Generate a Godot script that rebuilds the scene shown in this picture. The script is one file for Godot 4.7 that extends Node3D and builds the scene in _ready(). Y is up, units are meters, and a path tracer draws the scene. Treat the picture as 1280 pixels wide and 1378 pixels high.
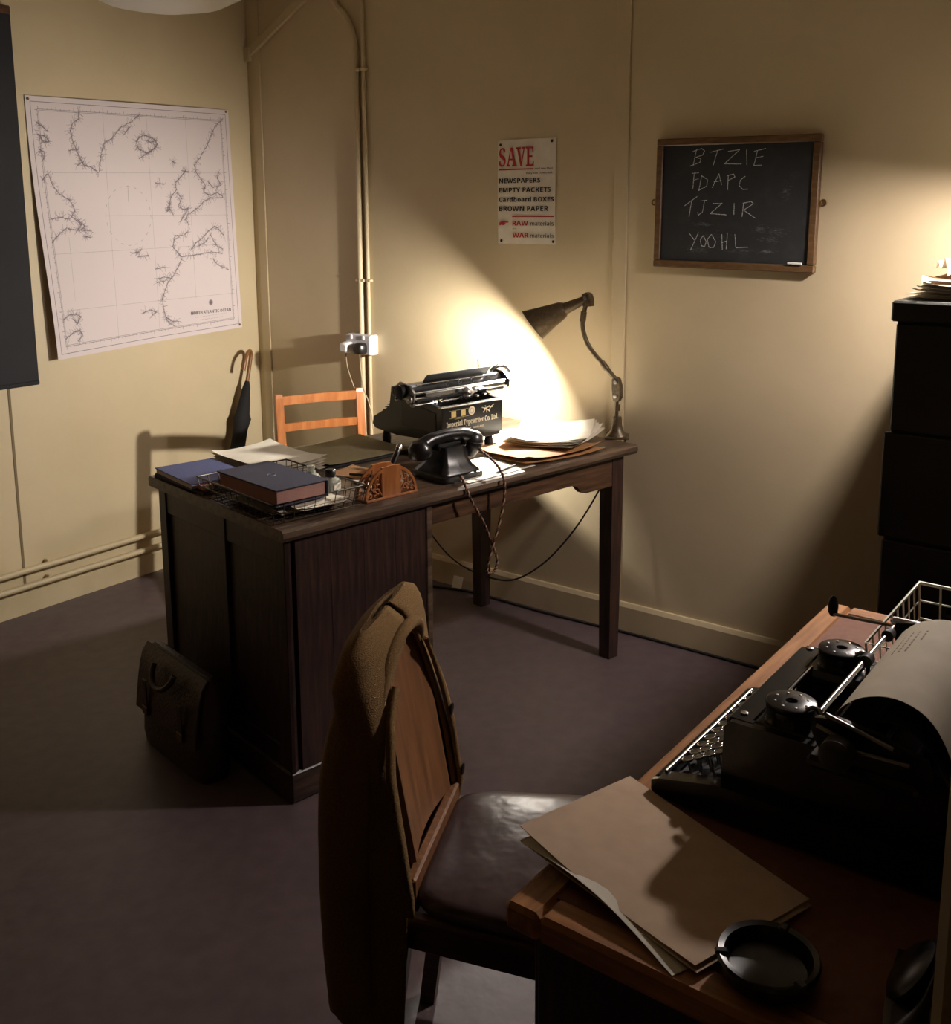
extends Node3D
# ---------------------------------------------------------------- helpers
class B:
	var st := SurfaceTool.new()
	var xf := Transform3D.IDENTITY
	var grp := 1
	var buf: Array = []
	func _init() -> void:
		st.begin(Mesh.PRIMITIVE_TRIANGLES)
	func emit(a: Vector3, b: Vector3, c: Vector3, g: int, ua := Vector2.ZERO, ub := Vector2.ZERO, uc := Vector2.ZERO) -> void:
		if (b - a).cross(c - a).length_squared() < 1e-18:
			return
		st.set_smooth_group(g)
		st.set_uv(ua); st.add_vertex(xf * a)
		st.set_uv(ub); st.add_vertex(xf * b)
		st.set_uv(uc); st.add_vertex(xf * c)
	func tri_out(a: Vector3, b: Vector3, c: Vector3, out: Vector3, g := -1) -> void:
		if (b - a).cross(c - a).dot(out) > 0.0:
			emit(a, c, b, g)
		else:
			emit(a, b, c, g)
	func quad_out(a: Vector3, b: Vector3, c: Vector3, d: Vector3, out: Vector3, g := -1) -> void:
		tri_out(a, b, c, out, g)
		tri_out(a, c, d, out, g)
	func flush(shut := true) -> void:
		var vol := 0.0
		var mid := Vector3.ZERO
		for t in buf:
			mid += t[0]
		mid /= maxf(1.0, buf.size())
		for t in buf:
			var a: Vector3 = t[0]
			var b: Vector3 = t[1]
			var c: Vector3 = t[2]
			vol += (a - mid).dot((b - mid).cross(c - mid))
		for t in buf:
			if vol > 0.0:
				emit(t[0], t[2], t[1], t[3], t[4], t[6], t[5])
			else:
				emit(t[0], t[1], t[2], t[3], t[4], t[5], t[6])
		buf.clear()
	func push(a: Vector3, b: Vector3, c: Vector3, g: int, ua := Vector2.ZERO, ub := Vector2.ZERO, uc := Vector2.ZERO) -> void:
		buf.append([a, b, c, g, ua, ub, uc])
	func box(c: Vector3, s: Vector3, bev := 0.0, bs := Basis.IDENTITY) -> B:
		var h := s / 2.0
		bev = minf(bev, minf(h.x, minf(h.y, h.z)) * 0.9)
		var keep := xf
		xf = xf * Transform3D(bs, c)
		if bev <= 0.0:
			for ax in 3:
				for sg in [-1.0, 1.0]:
					var n := Vector3.ZERO
					n[ax] = sg
					var u := Vector3.ZERO
					u[(ax + 1) % 3] = h[(ax + 1) % 3]
					var w := Vector3.ZERO
					w[(ax + 2) % 3] = h[(ax + 2) % 3]
					var o: Vector3 = n * h[ax]
					quad_out(o - u - w, o + u - w, o + u + w, o - u + w, n)
		else:
			var p := {}
			for i in 8:
				var sg := Vector3(1 if i & 1 else -1, 1 if i & 2 else -1, 1 if i & 4 else -1)
				for ax in 3:
					var q := (h - Vector3.ONE * bev) * sg
					q[ax] = h[ax] * sg[ax]
					p[i * 3 + ax] = q
				tri_out(p[i * 3], p[i * 3 + 1], p[i * 3 + 2], sg)
			for ax in 3:
				var u := 1 << ((ax + 1) % 3)
				var w := 1 << ((ax + 2) % 3)
				for sd in 2:
					var b0 := (1 << ax) * sd
					var n := Vector3.ZERO
					n[ax] = 1.0 if sd else -1.0
					quad_out(p[b0 * 3 + ax], p[(b0 | u) * 3 + ax], p[(b0 | u | w) * 3 + ax], p[(b0 | w) * 3 + ax], n)
				for k in 4:
					var b1 := (u if k & 1 else 0) | (w if k & 2 else 0)
					var b2 := b1 | (1 << ax)
					var e1 := (ax + 1) % 3
					var e2 := (ax + 2) % 3
					var a0: Vector3 = p[b1 * 3 + e1]
					var a1: Vector3 = p[b1 * 3 + e2]
					var a2: Vector3 = p[b2 * 3 + e2]
					var a3: Vector3 = p[b2 * 3 + e1]
					var out := a0 + a1 + a2 + a3
					out[ax] = 0.0
					quad_out(a0, a1, a2, a3, out)
		xf = keep
		return self
	func loft(rings: Array, ring_shut := true, caps := true, smooth := true) -> B:
		grp += 3
		var n: int = rings[0].size()
		for i in rings.size() - 1:
			for j in (n if ring_shut else n - 1):
				var k := (j + 1) % n
				var g := grp if smooth else -1
				push(rings[i][j], rings[i][k], rings[i + 1][k], g)
				push(rings[i][j], rings[i + 1][k], rings[i + 1][j], g)
		if caps and ring_shut:
			for e in 2:
				var r = rings[0] if e == 0 else rings[-1]
				var m := Vector3.ZERO
				for q in r:
					m += q
				m /= n
				for j in n:
					var k := (j + 1) % n
					if e == 0:
						push(m, r[k], r[j], grp + 1)
					else:
						push(m, r[j], r[k], grp + 2)
		flush()
		return self
	func tube(pts: Array, r, seg := 8, ring_path := false) -> B:
		var rings: Array = []
		var n := pts.size()
		var up := Vector3.ZERO
		for i in n:
			var a: Vector3 = pts[(i - 1 + n) % n] if (ring_path or i > 0) else pts[0]
			var b: Vector3 = pts[(i + 1) % n] if (ring_path or i < n - 1) else pts[n - 1]
			var d := (b - a).normalized()
			if i == 0:
				up = d.cross(Vector3.UP if absf(d.y) < 0.9 else Vector3.RIGHT).normalized()
			else:
				up = (up - d * up.dot(d)).normalized()
			var w := d.cross(up)
			var rr: float = r[i] if r is Array else r
			var ring: Array = []
			for j in seg:
				var t := TAU * j / seg
				ring.append(pts[i] + (up * cos(t) + w * sin(t)) * rr)
			rings.append(ring)
		if ring_path:
			rings.append(rings[0])
		return loft(rings, true, not ring_path)
	func lathe(prof: Array, seg := 24, sq := 0.0) -> B:
		# prof: Vector2(radius, y); sq > 0 squares the plan
		for i in prof.size() - 1:
			var a: Vector2 = prof[i]
			var b: Vector2 = prof[i + 1]
			if i == 0:
				grp += 1
			else:
				var z: Vector2 = prof[i - 1]
				if absf((a - z).angle_to(b - a)) > 0.7:
					grp += 1
			for j in seg:
				var q := []
				for e in [[a, j], [a, j + 1], [b, j + 1], [b, j]]:
					var t: float = TAU * e[1] / seg
					var k := 1.0
					if sq > 0.0:
						var m := maxf(absf(cos(t)), absf(sin(t)))
						k = lerpf(1.0, 1.0 / m, sq)
					q.append(Vector3(e[0].x * cos(t) * k, e[0].y, e[0].x * sin(t) * k))
				push(q[0], q[1], q[2], grp)
				push(q[0], q[2], q[3], grp)
		flush()
		return self
	func prism(poly: Array, depth: float, smooth := false) -> B:
		# polygon in x, y pushed along z, centred
		var pp := PackedVector2Array(poly)
		var area := 0.0
		for i in pp.size():
			area += pp[i].cross(pp[(i + 1) % pp.size()])
		var ix := Geometry2D.triangulate_polygon(pp)
		var h := depth / 2.0
		for s in [-1.0, 1.0]:
			for i in range(0, ix.size(), 3):
				var a := pp[ix[i]]
				var b := pp[ix[i + 1]]
				var c := pp[ix[i + 2]]
				tri_out(Vector3(a.x, a.y, s * h), Vector3(b.x, b.y, s * h), Vector3(c.x, c.y, s * h), Vector3(0, 0, s))
		grp += 1
		for i in pp.size():
			var a := pp[i]
			var b := pp[(i + 1) % pp.size()]
			var e := b - a
			var out := Vector3(e.y, -e.x, 0) * signf(area)
			quad_out(Vector3(a.x, a.y, -h), Vector3(b.x, b.y, -h), Vector3(b.x, b.y, h), Vector3(a.x, a.y, h), out, grp if smooth else -1)
		return self
	func sheet(nu: int, nv: int, f: Callable, th := 0.0006) -> B:
		# f(u, v) gives a point; a sheet with thickness th
		var p: Array = []
		for i in nu + 1:
			var row: Array = []
			for j in nv + 1:
				row.append(f.call(float(i) / nu, float(j) / nv))
			p.append(row)
		var q: Array = []
		for i in nu + 1:
			var row: Array = []
			for j in nv + 1:
				var du: Vector3 = p[mini(i + 1, nu)][j] - p[maxi(i - 1, 0)][j]
				var dv: Vector3 = p[i][mini(j + 1, nv)] - p[i][maxi(j - 1, 0)]
				row.append(p[i][j] - du.cross(dv).normalized() * th)
			q.append(row)
		grp += 2
		for i in nu:
			for j in nv:
				var uv := [Vector2(float(i) / nu, float(j) / nv), Vector2(float(i + 1) / nu, float(j) / nv), Vector2(float(i + 1) / nu, float(j + 1) / nv), Vector2(float(i) / nu, float(j + 1) / nv)]
				push(p[i][j], p[i + 1][j], p[i + 1][j + 1], grp, uv[0], uv[1], uv[2])
				push(p[i][j], p[i + 1][j + 1], p[i][j + 1], grp, uv[0], uv[2], uv[3])
				push(q[i][j], q[i + 1][j + 1], q[i + 1][j], grp + 1, uv[0], uv[2], uv[1])
				push(q[i][j], q[i][j + 1], q[i + 1][j + 1], grp + 1, uv[0], uv[3], uv[2])
		for i in nu:
			for j in [0, nv]:
				push(p[i][j], q[i][j], q[i + 1][j], -1) if j == 0 else push(p[i][j], q[i + 1][j], q[i][j], -1)
				push(p[i][j], q[i + 1][j], p[i + 1][j], -1) if j == 0 else push(p[i][j], p[i + 1][j], q[i + 1][j], -1)
		for j in nv:
			for i in [0, nu]:
				push(p[i][j], q[i][j + 1], q[i][j], -1) if i == 0 else push(p[i][j], q[i][j], q[i][j + 1], -1)
				push(p[i][j], p[i][j + 1], q[i][j + 1], -1) if i == 0 else push(p[i][j], q[i][j + 1], p[i][j + 1], -1)
		flush()
		return self
	func mesh() -> ArrayMesh:
		st.generate_normals()
		return st.commit()

var taken := {}
func numbered(n: String) -> String:
	if not taken.has(n):
		taken[n] = 0
		return n
	taken[n] += 1
	return "%s_%03d" % [n, taken[n]]
func metas(o: Node, label := "", category := "", group := "", kind := "") -> void:
	if label: o.set_meta("label", label)
	if category: o.set_meta("category", category)
	if group: o.set_meta("group", group)
	if kind: o.set_meta("kind", kind)
func thing(called: String, label: String, category: String, at := Vector3.ZERO, turn := 0.0, group := "") -> Node3D:
	var o := Node3D.new()
	o.name = numbered(called)
	add_child(o)
	o.position = at
	o.rotation.y = turn
	metas(o, label, category, group)
	return o
func part(b: B, called: String, m: Material, parent: Node, label := "") -> MeshInstance3D:
	return inst(b.mesh(), called, m, parent, label)
func inst(ms: Mesh, called: String, m: Material, parent: Node, label := "") -> MeshInstance3D:
	var o := MeshInstance3D.new()
	o.name = numbered(called) if parent == self else called
	o.mesh = ms
	o.material_override = m
	parent.add_child(o, true)
	if label: o.set_meta("label", label)
	return o
func struct(b: B, called: String, m: Material, label := "") -> MeshInstance3D:
	var o := part(b, called, m, self)
	metas(o, label, "", "", "structure")
	return o

func noise_tex(sd: int, freq: float, c0: Color, c1: Color, size := 256, gain := 1.0, oct := 4) -> ImageTexture:
	var n := FastNoiseLite.new()
	n.seed = sd
	n.noise_type = FastNoiseLite.TYPE_SIMPLEX_SMOOTH
	n.frequency = freq
	n.fractal_octaves = oct
	var g := n.get_seamless_image(size, size)
	var im := Image.create(size, size, true, Image.FORMAT_RGB8)
	for y in size:
		for x in size:
			var t := clampf((g.get_pixel(x, y).r - 0.5) * gain + 0.5, 0.0, 1.0)
			im.set_pixel(x, y, c0.lerp(c1, t))
	im.generate_mipmaps()
	return ImageTexture.create_from_image(im)
func bump_tex(sd: int, freq: float, strength: float, size := 256, oct := 3) -> ImageTexture:
	var n := FastNoiseLite.new()
	n.seed = sd
	n.frequency = freq
	n.fractal_octaves = oct
	var g := n.get_seamless_image(size, size)
	g.convert(Image.FORMAT_RGBA8)
	g.bump_map_to_normal_map(strength)
	g.generate_mipmaps()
	return ImageTexture.create_from_image(g)
func plain(c: Color, rough := 0.6, metal := 0.0, spec := 0.5) -> StandardMaterial3D:
	var m := StandardMaterial3D.new()
	m.albedo_color = c
	m.roughness = rough
	m.metallic = metal
	m.metallic_specular = spec
	return m
func textured(tex: Texture2D, scale: Vector3, rough := 0.6, nrm: Texture2D = null, ns := 0.5, spec := 0.5) -> StandardMaterial3D:
	var m := plain(Color.WHITE, rough, 0.0, spec)
	m.albedo_texture = tex
	m.uv1_triplanar = true
	m.uv1_scale = scale
	if nrm:
		m.normal_enabled = true
		m.normal_texture = nrm
		m.normal_scale = ns
	return m
func rgb(r: float, g: float, b: float) -> Color:
	return Color(r / 255.0, g / 255.0, b / 255.0)
func catmull(p: Array, per := 6) -> Array:
	var out: Array = []
	var n := p.size()
	for i in n - 1:
		for k in per:
			var a: Vector3 = p[maxi(i - 1, 0)]
			var d: Vector3 = p[mini(i + 2, n - 1)]
			out.append((p[i] as Vector3).cubic_interpolate(p[i + 1], a, d, float(k) / per))
	out.append(p[n - 1])
	return out
func font(serif: bool, bold: bool) -> SystemFont:
	var f := SystemFont.new()
	f.font_names = PackedStringArray(["Droid Serif" if serif else "Droid Sans"])
	f.font_weight = 700 if bold else 400
	return f
func lettering(txt: String, serif: bool, bold: bool, box: Rect2, m: Material, parent: Node, frame: Transform3D, called := "lettering", thick := 0.0004) -> void:
	# box in metres on the frame's x, y plane (y up), the text is fitted to it
	var t := TextMesh.new()
	t.text = txt
	t.font = font(serif, bold)
	t.font_size = 32
	t.pixel_size = 0.001
	t.depth = 0.001
	t.curve_step = 2.0
	var a := t.get_aabb()
	var o := inst(t, called, m, parent)
	var sc := Vector3(box.size.x / a.size.x, box.size.y / a.size.y, thick / 0.001)
	var off := Vector3(box.position.x - a.position.x * sc.x, box.position.y - a.position.y * sc.y, thick * 0.5)
	o.transform = frame * Transform3D(Basis.from_scale(sc), off)

const DESK_O := Vector3(2.136, 0.0, 0.189)
const DESK_T := -0.187
func dk(x: float, y: float, z: float) -> Vector3:
	return DESK_O + Vector3(x * 0.9828 - z * 0.1859, y, x * 0.1859 + z * 0.9828)
var M := {}
var rng := RandomNumberGenerator.new()

# ---------------------------------------------------------------- the scene
const EYE := Vector3(3.7762, 1.58, 3.29114)
const LAMP_BULB := Vector3(1.7425, 1.1834, 0.210)
const LAMP_AIM := Vector3(-0.66, -0.61, 0.44)
const TOP_BULB := Vector3(3.30, 1.83, 0.37)
const TOP_AIM := Vector3(-0.15, -0.945, 0.29)
func lamp_light(at: Vector3, energy: float, radius: float, tone: Color, parent: Node) -> void:
	var l := OmniLight3D.new()
	l.name = "bulb_light"
	parent.add_child(l, true)
	l.position = at
	l.light_color = tone
	l.light_energy = energy
	l.light_size = radius
	l.omni_range = 12.0
	l.omni_attenuation = 2.0
	l.shadow_enabled = true
const E_DESK := 2.4
const E_TOP := 2.15
func _ready() -> void:
	rng.seed = 7
	# camera: a phone lens, the frame cut from the lower part of its picture
	var p := deg_to_rad(9.98)
	var r := deg_to_rad(-0.275)
	var y := deg_to_rad(36.93)
	var fw := Vector3(-sin(y) * cos(p), -sin(p), -cos(y) * cos(p))
	var rt := Vector3(cos(y), 0, -sin(y))
	var up := rt.cross(fw)
	var rt2 := rt * cos(r) + up * sin(r)
	var up2 := up * cos(r) - rt * sin(r)
	var cam := Camera3D.new()
	cam.name = "camera"
	add_child(cam)
	cam.transform = Transform3D(Basis(rt2, up2, -fw), EYE)
	cam.near = 0.05
	cam.far = 60.0
	cam.set_frustum(0.05 * 1378.0 / 1380.0, Vector2(0, -0.05 * 164.0 / 1380.0), 0.05, 60.0)
	cam.current = true
	var we := WorldEnvironment.new()
	we.name = "environment"
	var env := Environment.new()
	env.background_mode = Environment.BG_COLOR
	env.background_color = Color(0, 0, 0)
	env.tonemap_mode = Environment.TONE_MAPPER_LINEAR
	env.tonemap_exposure = 1.0
	env.sdfgi_enabled = true
	env.ssao_enabled = true
	env.ssil_enabled = true
	we.environment = env
	add_child(we)
	materials()
	room()
	wall_things()
	left_desk()
	desk_lamp()
	imperial()
	desk_items()
	corner_things()
	cabinet()
	right_desk()
	front_chair()

func materials() -> void:
	var wall_n := bump_tex(11, 0.02, 1.5)
	M.wall = textured(noise_tex(3, 0.006, rgb(199, 182, 147), rgb(209, 192, 157)), Vector3.ONE * 0.9, 0.55, wall_n, 0.12)
	M.trim = textured(noise_tex(4, 0.01, rgb(192, 175, 140), rgb(206, 189, 154)), Vector3.ONE * 1.5, 0.45)
	M.floor = textured(noise_tex(5, 0.02, rgb(78, 65, 67), rgb(92, 78, 80), 512), Vector3.ONE * 1.3, 0.5, bump_tex(12, 0.05, 1.5), 0.15)
	M.low_bounce_boarding = textured(noise_tex(6, 0.012, rgb(92, 72, 44), rgb(118, 92, 58), 256, 1.4), Vector3(8, 0.8, 8), 0.5)  # invented dark finish for walls out of view, keeps bounced lamp light low
	M.ceiling = plain(rgb(228, 223, 210), 0.8)
	var wn := bump_tex(13, 0.02, 3.0)
	M.darkwood = textured(noise_tex(21, 0.012, rgb(40, 26, 20), rgb(70, 48, 34), 256, 1.6), Vector3(14, 14, 1.2), 0.42, wn, 0.35)
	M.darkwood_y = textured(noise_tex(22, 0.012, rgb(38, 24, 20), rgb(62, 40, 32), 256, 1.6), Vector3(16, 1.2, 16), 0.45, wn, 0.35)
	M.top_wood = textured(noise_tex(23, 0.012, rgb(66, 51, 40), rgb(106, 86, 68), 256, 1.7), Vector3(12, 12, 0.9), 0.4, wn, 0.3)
	M.oak = textured(noise_tex(24, 0.012, rgb(146, 96, 54), rgb(186, 130, 80), 256, 1.5), Vector3(14, 14, 1.1), 0.42, wn, 0.3)
	M.oak_x = textured(noise_tex(25, 0.012, rgb(146, 96, 54), rgb(186, 130, 80), 256, 1.5), Vector3(1.1, 14, 14), 0.42, wn, 0.3)
	M.lino = textured(noise_tex(26, 0.05, rgb(116, 72, 50), rgb(130, 84, 60), 256), Vector3.ONE * 3.0, 0.75)
	M.sidewood = textured(noise_tex(27, 0.012, rgb(60, 38, 22), rgb(92, 60, 36), 256, 1.5), Vector3(1.2, 16, 16), 0.45, wn, 0.3)
	M.sidewood_z = textured(noise_tex(27, 0.012, rgb(56, 37, 24), rgb(86, 60, 40), 256, 1.5), Vector3(16, 16, 1.2), 0.45, wn, 0.3)
	M.orange = textured(noise_tex(28, 0.015, rgb(150, 90, 46), rgb(174, 112, 64), 256, 1.4), Vector3(10, 1.6, 10), 0.35, wn, 0.15)
	M.frame = textured(noise_tex(29, 0.015, rgb(88, 64, 40), rgb(114, 86, 56), 256, 1.4), Vector3(3, 12, 12), 0.4, wn, 0.2)
	M.black = plain(rgb(24, 23, 24), 0.28)
	M.cover_grey = plain(rgb(52, 50, 46), 0.45)
	M.enamel = plain(rgb(26, 26, 27), 0.22)
	M.matblack = plain(rgb(22, 21, 21), 0.6)
	M.bakelite = plain(rgb(26, 24, 24), 0.3)
	M.chrome = plain(rgb(205, 203, 200), 0.22, 1.0)
	M.steel = plain(rgb(150, 148, 145), 0.38, 1.0)
	M.rubber = plain(rgb(34, 32, 32), 0.65)
	M.bronze = textured(noise_tex(31, 0.03, rgb(70, 58, 40), rgb(102, 86, 62), 256, 1.5), Vector3.ONE * 8.0, 0.4)
	M.bronze.metallic = 0.35
	M.white_enamel = plain(rgb(228, 224, 212), 0.4)
	M.paper = textured(noise_tex(32, 0.02, rgb(222, 214, 196), rgb(234, 228, 212)), Vector3.ONE * 3.0, 0.85)
	M.paper2 = textured(noise_tex(33, 0.02, rgb(206, 196, 174), rgb(222, 212, 192)), Vector3.ONE * 3.0, 0.85)
	M.manila = textured(noise_tex(34, 0.03, rgb(194, 166, 138), rgb(208, 182, 153)), Vector3.ONE * 3.0, 0.8)
	M.brownpaper = textured(noise_tex(35, 0.03, rgb(158, 112, 68), rgb(180, 134, 86)), Vector3.ONE * 4.0, 0.75)
	M.blotter = textured(noise_tex(36, 0.05, rgb(136, 124, 92), rgb(150, 138, 104)), Vector3.ONE * 4.0, 0.9)
	M.peach = plain(rgb(226, 178, 132), 0.85)
	M.navy = textured(noise_tex(37, 0.08, rgb(44, 46, 66), rgb(56, 58, 80)), Vector3.ONE * 10.0, 0.6)
	M.blue = textured(noise_tex(38, 0.05, rgb(76, 84, 128), rgb(92, 100, 146)), Vector3.ONE * 6.0, 0.65)
	M.pages = textured(noise_tex(39, 0.05, rgb(160, 116, 106), rgb(188, 144, 132), 256, 1.4), Vector3(4, 90, 4), 0.8)
	M.pages_white = textured(noise_tex(40, 0.05, rgb(205, 198, 184), rgb(232, 226, 212), 256, 1.4), Vector3(4, 90, 4), 0.8)
	M.pink = plain(rgb(206, 120, 116), 0.7)
	M.wire = plain(rgb(92, 84, 72), 0.4, 0.8)
	M.wire_pale = plain(rgb(188, 190, 172), 0.4, 0.2)
	M.cloth_black = plain(rgb(20, 20, 22), 0.9)
	M.cane = textured(noise_tex(41, 0.02, rgb(112, 72, 36), rgb(156, 108, 62)), Vector3(10, 3, 10), 0.35)
	M.white_plastic = plain(rgb(225, 224, 226), 0.35)
	M.grey_plate = plain(rgb(190, 188, 194), 0.4)
	M.black_plastic = plain(rgb(26, 25, 25), 0.35)
	M.cable_black = plain(rgb(30, 26, 24), 0.6)
	M.cable_white = plain(rgb(150, 138, 114), 0.6)
	M.braid_dark = plain(rgb(62, 40, 30), 0.8)
	M.braid_tan = plain(rgb(150, 112, 84), 0.8)
	M.blind = plain(rgb(30, 31, 36), 0.85)
	M.cabinet = plain(rgb(26, 28, 22), 0.5)
	M.leather_bag = textured(noise_tex(42, 0.03, rgb(46, 29, 22), rgb(66, 44, 33)), Vector3.ONE * 5.0, 0.45, bump_tex(14, 0.06, 4.0), 0.4)
	M.seat_leather = textured(noise_tex(43, 0.02, rgb(58, 44, 46), rgb(76, 60, 60)), Vector3.ONE * 4.0, 0.3, bump_tex(15, 0.012, 6.0), 0.22)
	M.coat = textured(noise_tex(44, 0.08, rgb(112, 84, 44), rgb(138, 106, 60), 256, 1.6), Vector3.ONE * 9.0, 0.95, bump_tex(16, 0.15, 5.0), 0.5)
	M.panel = textured(noise_tex(45, 0.012, rgb(110, 72, 42), rgb(140, 94, 56), 256, 1.5), Vector3(14, 1.2, 14), 0.5)
	M.red_ink = plain(rgb(176, 40, 38), 0.7)
	M.black_ink = plain(rgb(26, 24, 24), 0.7)
	M.grey_ink = plain(rgb(110, 102, 108), 0.8)
	M.gold = plain(rgb(206, 182, 118), 0.45)
	M.white_ink = plain(rgb(222, 214, 190), 0.5)
	M.slate = plain(rgb(34, 35, 36), 0.75)
	M.brass = plain(rgb(120, 92, 48), 0.4, 0.7)
	M.glass_ink = plain(rgb(190, 192, 176), 0.12)
	M.glass_ink.transparency = BaseMaterial3D.TRANSPARENCY_ALPHA
	M.glass_ink.albedo_color.a = 0.55
	M.chalk = plain(rgb(228, 226, 222), 0.9)
	M.opal = plain(rgb(222, 220, 212), 0.35)
	M.bulb = plain(rgb(255, 240, 214), 0.4)
	M.bulb.emission_enabled = true
	M.bulb.emission = Color(1.0, 0.96, 0.93)
	M.bulb.emission_energy_multiplier = 4.0
	M.key_top = plain(rgb(30, 29, 29), 0.3)
	M.typed = plain(rgb(120, 100, 84), 0.8)

# ---------------------------------------------------------------- the room
const RX := 7.0  # unseen right wall set far off so it bounces less lamp light
const RZ := 2.86
const RH := 2.62
func slab(a: Vector3, b: Vector3, called: String, m: Material, bev := 0.0) -> MeshInstance3D:
	return struct(B.new().box((a + b) / 2.0, b - a, bev), called, m)
func room() -> void:
	slab(Vector3(-0.1, -0.1, -0.1), Vector3(RX + 0.1, 0, 4.6), "floor", M.floor)
	slab(Vector3(-0.1, RH, -0.1), Vector3(RX + 0.1, RH + 0.1, 4.6), "ceiling", M.ceiling)
	slab(Vector3(-0.1, 0, -0.1), Vector3(0, RH, 4.6), "wall_left", M.wall)
	slab(Vector3(0, 0, -0.1), Vector3(RX, RH, 0), "wall_back", M.wall)
	slab(Vector3(RX, 0, -0.1), Vector3(RX + 0.1, RH, 4.6), "wall_right", M.wall)
	slab(Vector3(0, 0, 4.5), Vector3(RX, RH, 4.6), "wall_corridor", M.low_bounce_boarding)
	# the wall with the wide opening that the photograph is taken through, a timber post in it
	var fwall := B.new()
	fwall.box(Vector3(0.7, RH / 2, RZ + 0.05), Vector3(1.4, RH, 0.1))
	fwall.box(Vector3((5.0 + RX) / 2, RH / 2, RZ + 0.05), Vector3(RX - 5.0, RH, 0.1))
	fwall.box(Vector3(3.2, (2.1 + RH) / 2, RZ + 0.05), Vector3(3.6, RH - 2.1, 0.1))
	struct(fwall, "wall_front", M.low_bounce_boarding)
	for q in [[3.743, 0.064, 0.05, "trim_3"], [1.409, 0.018, 0.14, "trim_5"], [4.991, 0.018, 0.14, "trim_6"]]:
		struct(B.new().box(Vector3(q[0], 1.05, RZ + 0.05), Vector3(q[1], 2.1, q[2]), 0.004), q[3], M.trim)
	# skirting boards
	var sk := [Vector2(0, 0), Vector2(0.018, 0), Vector2(0.018, 0.098), Vector2(0.010, 0.113), Vector2(0, 0.113)]
	var b := B.new()
	b.xf = Transform3D(Basis(Vector3.UP, -PI / 2), Vector3(RX / 2, 0, 0))
	b.prism(sk, RX)
	struct(b, "baseboard_back", M.trim)
	b = B.new()
	b.xf = Transform3D(Basis.IDENTITY, Vector3(0, 0, RZ / 2))
	b.prism([Vector2(0, 0), Vector2(0.012, 0), Vector2(0.012, 0.085), Vector2(0, 0.09)], RZ)
	struct(b, "baseboard_left", M.trim)
	# cover strips over the wall board joints
	slab(Vector3(1.930, 0.113, 0), Vector3(1.986, RH, 0.007), "trim_1", M.wall, 0.002)
	slab(Vector3(0.034, 0.113, 0), Vector3(0.088, RH, 0.006), "trim_2", M.wall, 0.002)
	slab(Vector3(0, 0.113, 1.256), Vector3(0.002, RH, 1.266), "trim_4", plain(rgb(120, 104, 74), 0.7))
	# heating pipes along the left wall
	for q in [[0.183, 0.030], [0.118, 0.030]]:
		var pipe := thing("heating_pipe", "upper cream painted pipe running along the foot of the left wall" if q[0] > 0.15 else "lower cream painted pipe running along the foot of the left wall", "pipe", Vector3(0, q[0], 0), 0.0, "pipes along the left wall")
		part(B.new().tube([Vector3(q[1], 0, 0.06), Vector3(q[1], 0, 2.8)], 0.0125, 12), "pipe_run", M.trim, pipe)
		for z in [0.55, 1.17, 2.2]:
			part(B.new().box(Vector3(q[1] / 2, 0, z), Vector3(q[1], 0.034, 0.012), 0.003), "clip", M.trim, pipe)
	# vertical conduits on the back wall
	var c := thing("conduit", "thick cream conduit beside the wall socket bending left near the ceiling", "conduit", Vector3(0.692, 0, 0), 0.0, "conduits beside the wall socket")
	var pts := [Vector3(0, 0.12, 0.014), Vector3(0, 2.20, 0.014)]
	for k in 7:
		var a := k / 6.0 * 1.0
		pts.append(Vector3(-0.22 * (1 - cos(a)), 2.24 + 0.22 * sin(a), 0.014))
	pts.append(Vector3(-0.22, 2.60, 0.014))
	part(B.new().tube(pts, 0.0125, 12), "pipe_run", M.trim, c)
	for yy in [1.28, 2.16]:
		part(B.new().box(Vector3(0.0, yy, 0.010), Vector3(0.052, 0.014, 0.030), 0.004), "saddle", M.trim, c)
	var c2 := thing("conduit", "thin straight cream conduit right of the thicker one above the socket", "conduit", Vector3(0.732, 0, 0), 0.0, "conduits beside the wall socket")
	part(B.new().tube([Vector3(0, 0.12, 0.010), Vector3(0, 2.61, 0.010)], 0.0085, 10), "pipe_run", M.trim, c2)
	for yy in [1.28, 2.16]:
		part(B.new().box(Vector3(0.004, yy, 0.008), Vector3(0.03, 0.012, 0.022), 0.003), "saddle", M.trim, c2)
	# sloping trunking in the corner
	var d := Vector3(0.50, 0.27, 0).normalized()
	var t := thing("trunking", "cream sloping cable trunking high in the corner of the room", "trunking", Vector3(0, 2.27, 0))
	b = B.new()
	b.box(Vector3(0.225, 0.1255, 0.010), Vector3(0.50, 0.042, 0.020), 0.004, Basis(Vector3(0, 0, 1), atan2(d.y, d.x)))
	part(b, "cover", M.trim, t)
	part(B.new().box(Vector3(0.02, 0.012, 0.012), Vector3(0.04, 0.06, 0.024), 0.003), "end_cap", M.trim, t)
	# opal bowl hanging under the ceiling
	var o := thing("pendant_lamp", "white opal bowl lamp hanging unlit below the ceiling above the map", "lamp", Vector3(0.74, 2.25, 1.0))
	part(B.new().lathe([Vector2(0, 0), Vector2(0.10, 0.005), Vector2(0.20, 0.025), Vector2(0.28, 0.065), Vector2(0.31, 0.11), Vector2(0.30, 0.112), Vector2(0.27, 0.07), Vector2(0.19, 0.032), Vector2(0, 0.008)], 40), "bowl", M.opal, o)
	part(B.new().lathe([Vector2(0, 0.30), Vector2(0.05, 0.30), Vector2(0.045, 0.26), Vector2(0.03, 0.25), Vector2(0, 0.25)], 20), "fitter", M.brass, o)
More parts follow.
